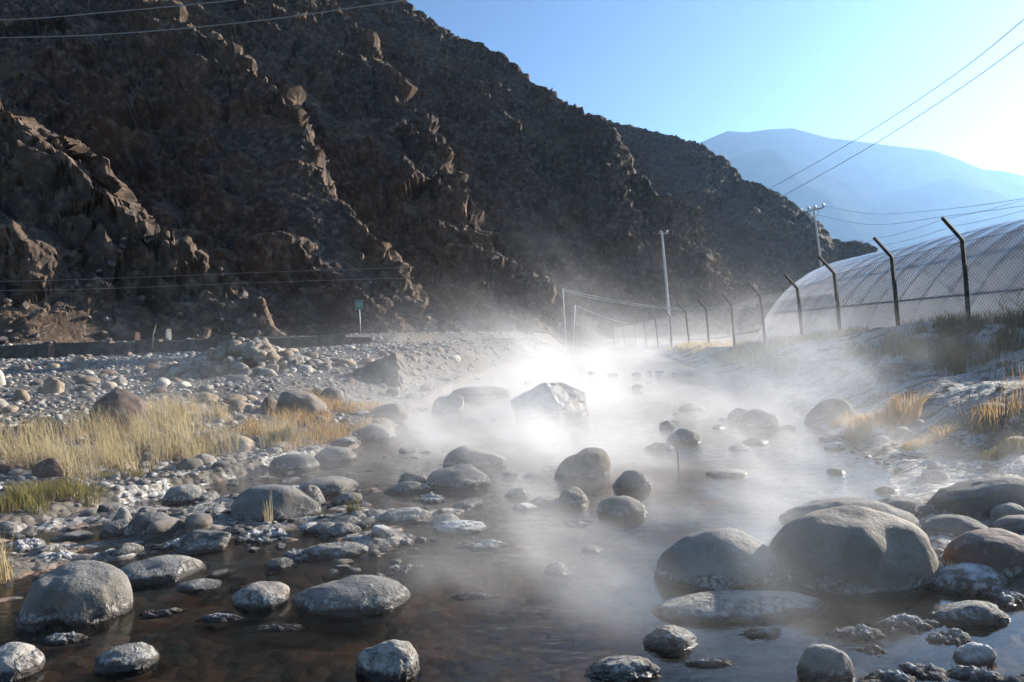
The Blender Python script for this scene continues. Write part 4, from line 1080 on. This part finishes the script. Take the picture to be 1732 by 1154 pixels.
# ------------------------------------------------------------------ greenhouse
def build_greenhouse():
    XC, HW, Y0, Y1, ZB, ZT = 17.1, 5.3, 9.0, 35.2, 0.55, 4.55
    root = empty('greenhouse', (XC, (Y0 + Y1) / 2, ZB))
    prop(root, 'long white plastic-covered arched greenhouse behind the fence', 'greenhouse')
    o0 = np.array(root.location)
    def arch(th, off=0.0):
        c, s = math.cos(th), math.sin(th)
        return XC - (HW + off) * np.sign(c) * abs(c) ** 1.0, ZB - 0.4 + (ZT - ZB + 0.4 + off) * abs(s) ** 1.12
    ribs = np.arange(Y0, Y1 + 0.01, 1.31)
    ys = np.linspace(Y0 - 0.05, Y1 + 0.05, 190); th = np.linspace(0, math.pi, 64)
    V = []
    for y in ys:
        ph = ((y - Y0) % 1.31) / 1.31
        sag = -0.05 * math.sin(math.pi * ph)
        for k, a in enumerate(th):
            x, z = arch(a, 0.05 + sag * math.sin(a) ** 0.5)
            V.append((x, y, z))
    V = np.array(V); V[:, 2] += 0.02 * fbm2(V[:, 0] * 2 + V[:, 2], V[:, 1] * 1.2, 3, 501); V[:, 0] += 0.025 * fbm2(V[:, 2] * 1.5, V[:, 1] * 1.1, 3, 505)
    m, t, b = material('greenhouse_film')
    m.node_tree.nodes.remove(b)
    P = t.n('ShaderNodeNewGeometry').outputs['Position']
    n = t.noise(P, 0.8, 5, 0.6)
    tl = t.n('ShaderNodeBsdfTranslucent'); t.put(tl.inputs[0], t.mix(t.rng(t.noise(P, 0.5, 6, 0.7, 1.0), 0.4, 0.62), (0.80, 0.81, 0.84), (0.94, 0.95, 0.98)))
    df = t.n('ShaderNodeBsdfDiffuse'); df.inputs[0].default_value = (0.82, 0.84, 0.9, 1)
    gl = t.n('ShaderNodeBsdfGlossy'); gl.inputs['Roughness'].default_value = 0.18
    tr = t.n('ShaderNodeBsdfTransparent'); tr.inputs[0].default_value = (0.93, 0.95, 0.98, 1)
    nb = t.bump(n, 0.25, 0.3); t.put(gl.inputs['Normal'], nb); t.put(df.inputs['Normal'], nb)
    m1 = t.n('ShaderNodeMixShader'); m1.inputs[0].default_value = 0.15; t.put(m1.inputs[1], tl.outputs[0]); t.put(m1.inputs[2], df.outputs[0])
    m2 = t.n('ShaderNodeMixShader'); t.put(m2.inputs[0], t.rng(n, 0.3, 0.7, 0.12, 0.06)); t.put(m2.inputs[1], m1.outputs[0]); t.put(m2.inputs[2], tr.outputs[0])
    fr = t.n('ShaderNodeFresnel'); fr.inputs[0].default_value = 1.4
    m3 = t.n('ShaderNodeMixShader'); t.put(m3.inputs[0], t.m('MULTIPLY', fr.outputs[0], 0.8)); t.put(m3.inputs[1], m2.outputs[0]); t.put(m3.inputs[2], gl.outputs[0])
    t.put(m.node_tree.nodes['Material Output'].inputs[0], m3.outputs[0])
    mk('film_cover', V - o0, grid_faces(len(ys), len(th)), m, True, root)
    ms = plain('greenhouse_steel', (0.10, 0.11, 0.14), 0.5, 0.5, 0.1, 4, 0)
    first = None
    for y in ribs:
        if first is None:
            pts = [(arch(a)[0] - o0[0], 0, arch(a)[1] - o0[2]) for a in np.linspace(0, math.pi, 40)]
            first = mk('rib', *tube(pts, 0.021, 6), ms, True, root); ob = first
        else:
            ob = bpy.data.objects.new('rib', first.data); COL.objects.link(ob); ob.parent = root
        ob.location = (0, y - o0[1], 0)
    for a in (0.22, 0.5, 0.82, 1.2, 1.57, 2.0, 2.5, 2.9):
        x, z = arch(a, -0.06)
        mk('purlin', *tube([(x - o0[0], Y0 - o0[1], z - o0[2]), (x - o0[0], Y1 - o0[1], z - o0[2])], 0.035, 6), ms, True, root)
    for y in (Y0, Y1):
        pts = [arch(a, 0.0) for a in th]; Ve = []
        for k in range(9):
            for (x, z) in pts: Ve.append((XC + (x - XC) * k / 8 - o0[0], y - o0[1], ZB - 0.4 + (z - ZB + 0.4) * k / 8 - o0[2]))
        mk('end_panel', Ve, grid_faces(9, len(th)), m, True, root)
build_greenhouse()

# ------------------------------------------------------------------ poles and lines
M_CONC = plain('pale_concrete_pole', (0.52, 0.51, 0.49), 0.8, 0, 0.12, 6, 0.2)
M_WIRE = plain('pale_cable', (0.34, 0.33, 0.31), 0.6, 0, 0.05, 4, 0)
M_THIN = plain('dark_cable', (0.13, 0.13, 0.14), 0.6, 0, 0.05, 4, 0)
M_HOSE = plain('white_hose', (0.66, 0.66, 0.64), 0.6, 0, 0.05, 4, 0)
M_INS = plain('porcelain', (0.42, 0.38, 0.36), 0.35, 0, 0.1, 10, 0)
def pole_from(px0, py0, px1, py1, Y):
    b, t_ = at(px1, py1, Y), at(px0, py0, Y)
    return b, t_ - b
b, u = pole_from(1119, 392, 1136, 580, 56)
root = empty('utility_pole', b); prop(root, 'tall white concrete pole beyond the fence against the hillside', 'pole')
mk('shaft', *tube([(0, 0, -1), tuple(u * 0.5), tuple(u)], [0.115, 0.105, 0.085], 10, False), M_CONC, True, root)
mk('crossarm', *tube([tuple(u * 0.985 + Vector((-0.25, 0, 0))), tuple(u * 0.985 + Vector((0.5, 0, 0)))], 0.035, 4), M_CONC, False, root)
for k in range(2):
    q = u * 0.985 + Vector((0.40 - 0.5 * k, 0, 0.03)); mk('insulator', *tube([q, q + Vector((0, 0, 0.1)), q + Vector((0, 0, 0.2))], [0.05, 0.07, 0.04], 6), M_INS, True, root)
b, u = pole_from(1376, 352, 1396, 500, 62)
root = empty('power_pole', b); prop(root, 'thin power pole with crossarm and insulators rising behind the greenhouse', 'pole')
mk('shaft', *tube([(0, 0, -2.0), tuple(u * 0.5), tuple(u)], [0.10, 0.09, 0.07], 10, False), M_CONC, True, root)
top = u * 0.995
mk('crossarm', *tube([tuple(top + Vector((-1.15, 0, -0.36))), tuple(top + Vector((0.9, 0, 0.06)))], 0.05, 4), plain('crossarm_steel', (0.10, 0.09, 0.085), 0.6, 0.4), False, root)
mk('brace', *tube([tuple(top + Vector((-0.8, 0, -0.28))), tuple(top + Vector((0.03, 0, -1.1)))], 0.03, 4), M_CONC, False, root)
mk('brace', *tube([tuple(top + Vector((0.6, 0, 0.0))), tuple(top + Vector((0.03, 0, -1.0)))], 0.03, 4), M_CONC, False, root)
INS = []
for dx in (-1.08, -0.42, 0.12, 0.82):
    q = top + Vector((dx, 0, 0.19 * dx - 0.05)); INS.append(b + q + Vector((0, 0, 0.3)))
    mk('insulator', *tube([q, q + Vector((0, 0, 0.12)), q + Vector((0, 0, 0.2)), q + Vector((0, 0, 0.32))], [0.03, 0.09, 0.11, 0.04], 6), M_INS, True, root)
for (px0, py0, px1, py1, Y, lab) in ((952, 488, 958, 578, 60, 'thin white upright pipe in steam left of the fence'), (973, 516, 970, 578, 66, 'shorter thin white upright pipe next to the taller one')):
    b, u = pole_from(px0, py0, px1, py1, Y)
    prop(mk('thin_pole', *tube([(0, 0, -0.6), tuple(u * 0.5), tuple(u)], 0.05, 6), M_HOSE, True, None, b), lab, 'pole')

def cable(name, label, pts, r, mat, cat, n=40, group=None):
    P3 = np.array([list(at(*p)) for p in pts]); k = np.arange(len(pts)); s = np.linspace(0, len(pts) - 1, n)
    # smooth curve through the points (Catmull-Rom)
    out = []
    for q in s:
        i = min(int(q), len(pts) - 2); t_ = q - i
        p0, p1, p2, p3 = P3[max(i - 1, 0)], P3[i], P3[i + 1], P3[min(i + 2, len(pts) - 1)]
        out.append(0.5 * (2 * p1 + (p2 - p0) * t_ + (2 * p0 - 5 * p1 + 4 * p2 - p3) * t_ ** 2 + (3 * p1 - p0 - 3 * p2 + p3) * t_ ** 3))
    prop(mk(name, *tube(out, r, 6), mat, True), label, cat, group)
cable('power_cable', 'upper pale cable crossing the top left corner of the hillside', [(-400, 45, 34), (0, 34, 30), (180, 21, 28), (400, 0, 26), (640, -32, 24)], 0.018, M_WIRE, 'cable')
cable('power_cable', 'lower pale cable sweeping across the hillside to the skyline', [(-400, 70, 34), (0, 64, 30), (200, 57, 28), (430, 36, 26), (620, 10, 24.5), (720, -5, 24), (900, -35, 23)], 0.018, M_WIRE, 'cable')
cable('power_cable', 'upper of two thin cables rising to the top right corner', [(1200, 372, 110), (1300, 320, 80), (1450, 235, 58), (1600, 137, 44), (1732, 33, 35), (1950, -160, 26)], 0.022, M_THIN, 'cable')
cable('power_cable', 'lower of two thin cables rising toward the top right', [(1240, 378, 105), (1320, 334, 78), (1460, 255, 58), (1600, 166, 45), (1732, 72, 36), (1950, -100, 27)], 0.022, M_THIN, 'cable')
cable('power_cable', 'upper thin cable from the power pole over the greenhouse', [(1394, 349, 62), (1480, 362, 55), (1600, 354, 47), (1732, 336, 40), (1900, 305, 34)], 0.013, M_THIN, 'cable')
cable('power_cable', 'lower thin cable from the power pole over the greenhouse', [(1357, 357, 62), (1470, 380, 55), (1600, 366, 47), (1732, 348, 40), (1900, 320, 34)], 0.013, M_THIN, 'cable')
cable('thin_cable', 'upper faint cable low across the near hillside', [(-200, 478, 33), (60, 475, 33.5), (240, 469, 34), (440, 461, 35), (700, 452, 38)], 0.009, M_WIRE, 'cable')
cable('thin_cable', 'lower faint cable low across the near hillside', [(-200, 494, 33), (60, 491, 33.5), (240, 486, 34), (440, 478, 35), (700, 470, 38)], 0.009, M_WIRE, 'cable')
cable('white_hose', 'upper white hose strung from the tall thin pipe to the fence', [(953, 489, 60), (1000, 500, 56), (1070, 513, 51), (1140, 521, 45.5), (1240, 518, 34.5)], 0.022, M_HOSE, 'hose')
cable('white_hose', 'second white hose sagging just below the upper one', [(953, 492, 60), (1000, 504, 56), (1070, 516, 51), (1140, 524, 45.5), (1240, 521, 34.5), (1292, 533, 30.3)], 0.02, M_HOSE, 'hose')
cable('white_hose', 'white hose from the shorter pipe down to the fence', [(973, 517, 66), (1010, 532, 62), (1050, 545, 58), (1075, 547, 54)], 0.02, M_HOSE, 'hose')
cable('white_hose', 'low white hose along the foot of the fence', [(1140, 570, 47), (1180, 575, 42), (1230, 569, 36), (1290, 557, 30.4)], 0.022, M_HOSE, 'hose')

# ------------------------------------------------------------------ haze and steam
def build_haze():
    me_v, me_f = box((1500, 2200, 560), (6400, 5400, 1124))
    o = mk('haze', me_v, me_f)
    m = bpy.data.materials.new('haze_air'); m.use_nodes = True; t = NT(m.node_tree); nt = m.node_tree
    nt.nodes.remove(nt.nodes['Principled BSDF'])
    pv = t.n('ShaderNodeVolumePrincipled')
    pv.inputs['Color'].default_value = (0.36, 0.62, 1.0, 1); pv.inputs['Density'].default_value = HAZE; pv.inputs['Anisotropy'].default_value = 0.55
    t.put(nt.nodes['Material Output'].inputs['Volume'], pv.outputs[0])
    o.data.materials.append(m)
    prop(o, 'pale blue air haze over the valley', kind='stuff')
HAZE = 0.0001
build_haze()

def steam_mat(step):
    m = bpy.data.materials.new('steam'); m.use_nodes = True; t = NT(m.node_tree); nt = m.node_tree
    nt.nodes.remove(nt.nodes['Principled BSDF'])
    pv = t.n('ShaderNodeVolumePrincipled')
    pv.inputs['Color'].default_value = (0.98, 0.98, 0.99, 1); pv.inputs['Density'].default_value = STEAM; pv.inputs['Anisotropy'].default_value = 0.3
    t.put(nt.nodes['Material Output'].inputs['Volume'], pv.outputs[0])
    m.cycles.volume_step_rate = step
    return m

def build_steam(label, lo, hi, vox, y_fade, step=3.0):
    """wisps over the warm water: a density grid filled from noise"""
    ng = bpy.data.node_groups.new('steam_field', 'GeometryNodeTree')
    ng.interface.new_socket('Geometry', in_out='INPUT', socket_type='NodeSocketGeometry')
    ng.interface.new_socket('Geometry', in_out='OUTPUT', socket_type='NodeSocketGeometry')
    t = NT(ng)
    out = t.n('NodeGroupOutput')
    P = t.n('GeometryNodeInputPosition').outputs[0]
    x, y, z = t.sep(P)
    # drifting columns lean with the breeze toward the upper left
    lean = t.n('ShaderNodeCombineXYZ'); t.put(lean.inputs[0], t.m('MULTIPLY', z, 0.7)); t.put(lean.inputs[1], t.m('MULTIPLY', z, 0.25)); t.put(lean.inputs[2], t.m('MULTIPLY', z, -0.25))
    Q = t.vm('ADD', P, lean.outputs[0])
    wv = t.vm('SCALE', t.vm('SUBTRACT', t.noise(Q, 0.9, 2, 0.5, 0, 1), (0.5, 0.5, 0.5)), 1.1)
    Q = t.vm('ADD', Q, wv)
    big = t.noise(Q, 0.20, 2, 0.5); mid = t.noise(Q, 0.5, 4, 0.6); fin = t.noise(Q, 1.7, 4, 0.68)
    flat = t.n('ShaderNodeCombineXYZ'); qx, qy, _ = t.sep(Q); t.put(flat.inputs[0], qx); t.put(flat.inputs[1], qy)
    colm = t.noise(flat.outputs[0], 0.42, 3, 0.6)
    ridge = t.m('SUBTRACT', 1.0, t.m('ABSOLUTE', t.m('SUBTRACT', t.m('MULTIPLY', mid, 2.0), 1.0)))
    nn = t.m('ADD', t.m('ADD', t.m('MULTIPLY', big, 0.55), t.m('MULTIPLY', t.m('MULTIPLY', ridge, ridge), 0.26)), t.m('MULTIPLY', fin, 0.42))
    def curve(v, pts):
        r = None
        for (a, fa), (b, fb) in zip(pts[:-1], pts[1:]):
            seg = t.rng(v, a, b, 0.0, fb - fa, False)
            r = seg if r is None else t.m('ADD', r, seg)
        return t.m('ADD', r, pts[0][1])
    cx = curve(y, [(3, 1.2), (6, 1.3), (10, 1.0), (20, 0.5), (40, 4.0), (60, 8.0)])
    hw = curve(y, [(3, 2.6), (8, 4.6), (20, 8.5), (40, 9.0), (60, 11.0)])
    lat = t.m('DIVIDE', t.m('SUBTRACT', x, cx), hw)
    lat = t.m('POWER', 2.718, t.m('MULTIPLY', t.m('MULTIPLY', lat, lat), -1.1))
    amp = curve(y, y_fade)
    hs = curve(y, [(3, 0.32), (8, 0.40), (16, 0.42), (30, 0.6), (45, 1.7), (60, 2.6)])
    zz = t.m('DIVIDE', t.m('MAXIMUM', z, 0.0), t.m('MULTIPLY', hs, t.rng(colm, 0.38, 0.66, 0.35, 2.2)))
    vert = t.m('POWER', 2.718, t.m('MULTIPLY', zz, -1.0))
    th = t.m('ADD', 0.685, t.m('MULTIPLY', zz, 0.018))
    wisp = t.rng(t.m('SUBTRACT', nn, th), 0.0, 0.14, 0.0, t.rng(y, 9.0, 16.0, 1.6, 0.75))
    base = t.m('MULTIPLY', t.m('POWER', 2.718, t.m('MULTIPLY', zz, -1.6)), t.rng(y, 5.0, 10.0, 0.07, 0.30))
    base = t.m('ADD', base, t.m('MULTIPLY', t.m('POWER', 2.718, t.m('MULTIPLY', z, -0.6)), t.m('MULTIPLY', big, 0.014)))
    den = t.m('MULTIPLY', t.m('MULTIPLY', t.m('ADD', t.m('MULTIPLY', wisp, vert), base), lat), amp)
    den = t.m('MULTIPLY', den, t.rng(z, hi[2], hi[2] * 0.8))
    vc = t.n('GeometryNodeVolumeCube')
    t.put(vc.inputs['Density'], den)
    vc.inputs['Min'].default_value = lo; vc.inputs['Max'].default_value = hi
    for k, nme in enumerate(('Resolution X', 'Resolution Y', 'Resolution Z')): vc.inputs[nme].default_value = max(4, int((hi[k] - lo[k]) / vox[k]))
    sm = t.n('GeometryNodeSetMaterial'); t.put(sm.inputs[0], vc.outputs[0]); sm.inputs['Material'].default_value = steam_mat(step)
    t.put(out.inputs[0], sm.outputs[0])
    me = bpy.data.meshes.new('steam'); o = bpy.data.objects.new('steam', me); COL.objects.link(o)
    md = o.modifiers.new('steam', 'NODES'); md.node_group = ng
    prop(o, label, kind='stuff')
STEAM = 0.8
AMP = [(2.3, 0.0), (3.2, 0.6), (6, 0.75), (10, 1.0), (14, 0.7), (19, 0.42), (26, 0.2), (34, 0.2), (46, 0.22), (62, 0.0)]
build_steam('thin steam wisps drifting over the near water', (-5.5, 2.2, 0.0), (6.5, 12.0, 1.7), (0.06, 0.06, 0.05), AMP, 6.0)
build_steam('thick white steam over the middle of the river', (-11, 12.0, 0.0), (14, 34.0, 4.2), (0.16, 0.16, 0.12), AMP, 4.0)
build_steam('faint steam drifting up before the far hillside', (-10, 34.0, 0.0), (24, 62.0, 13.0), (0.4, 0.4, 0.3), AMP, 2.0)
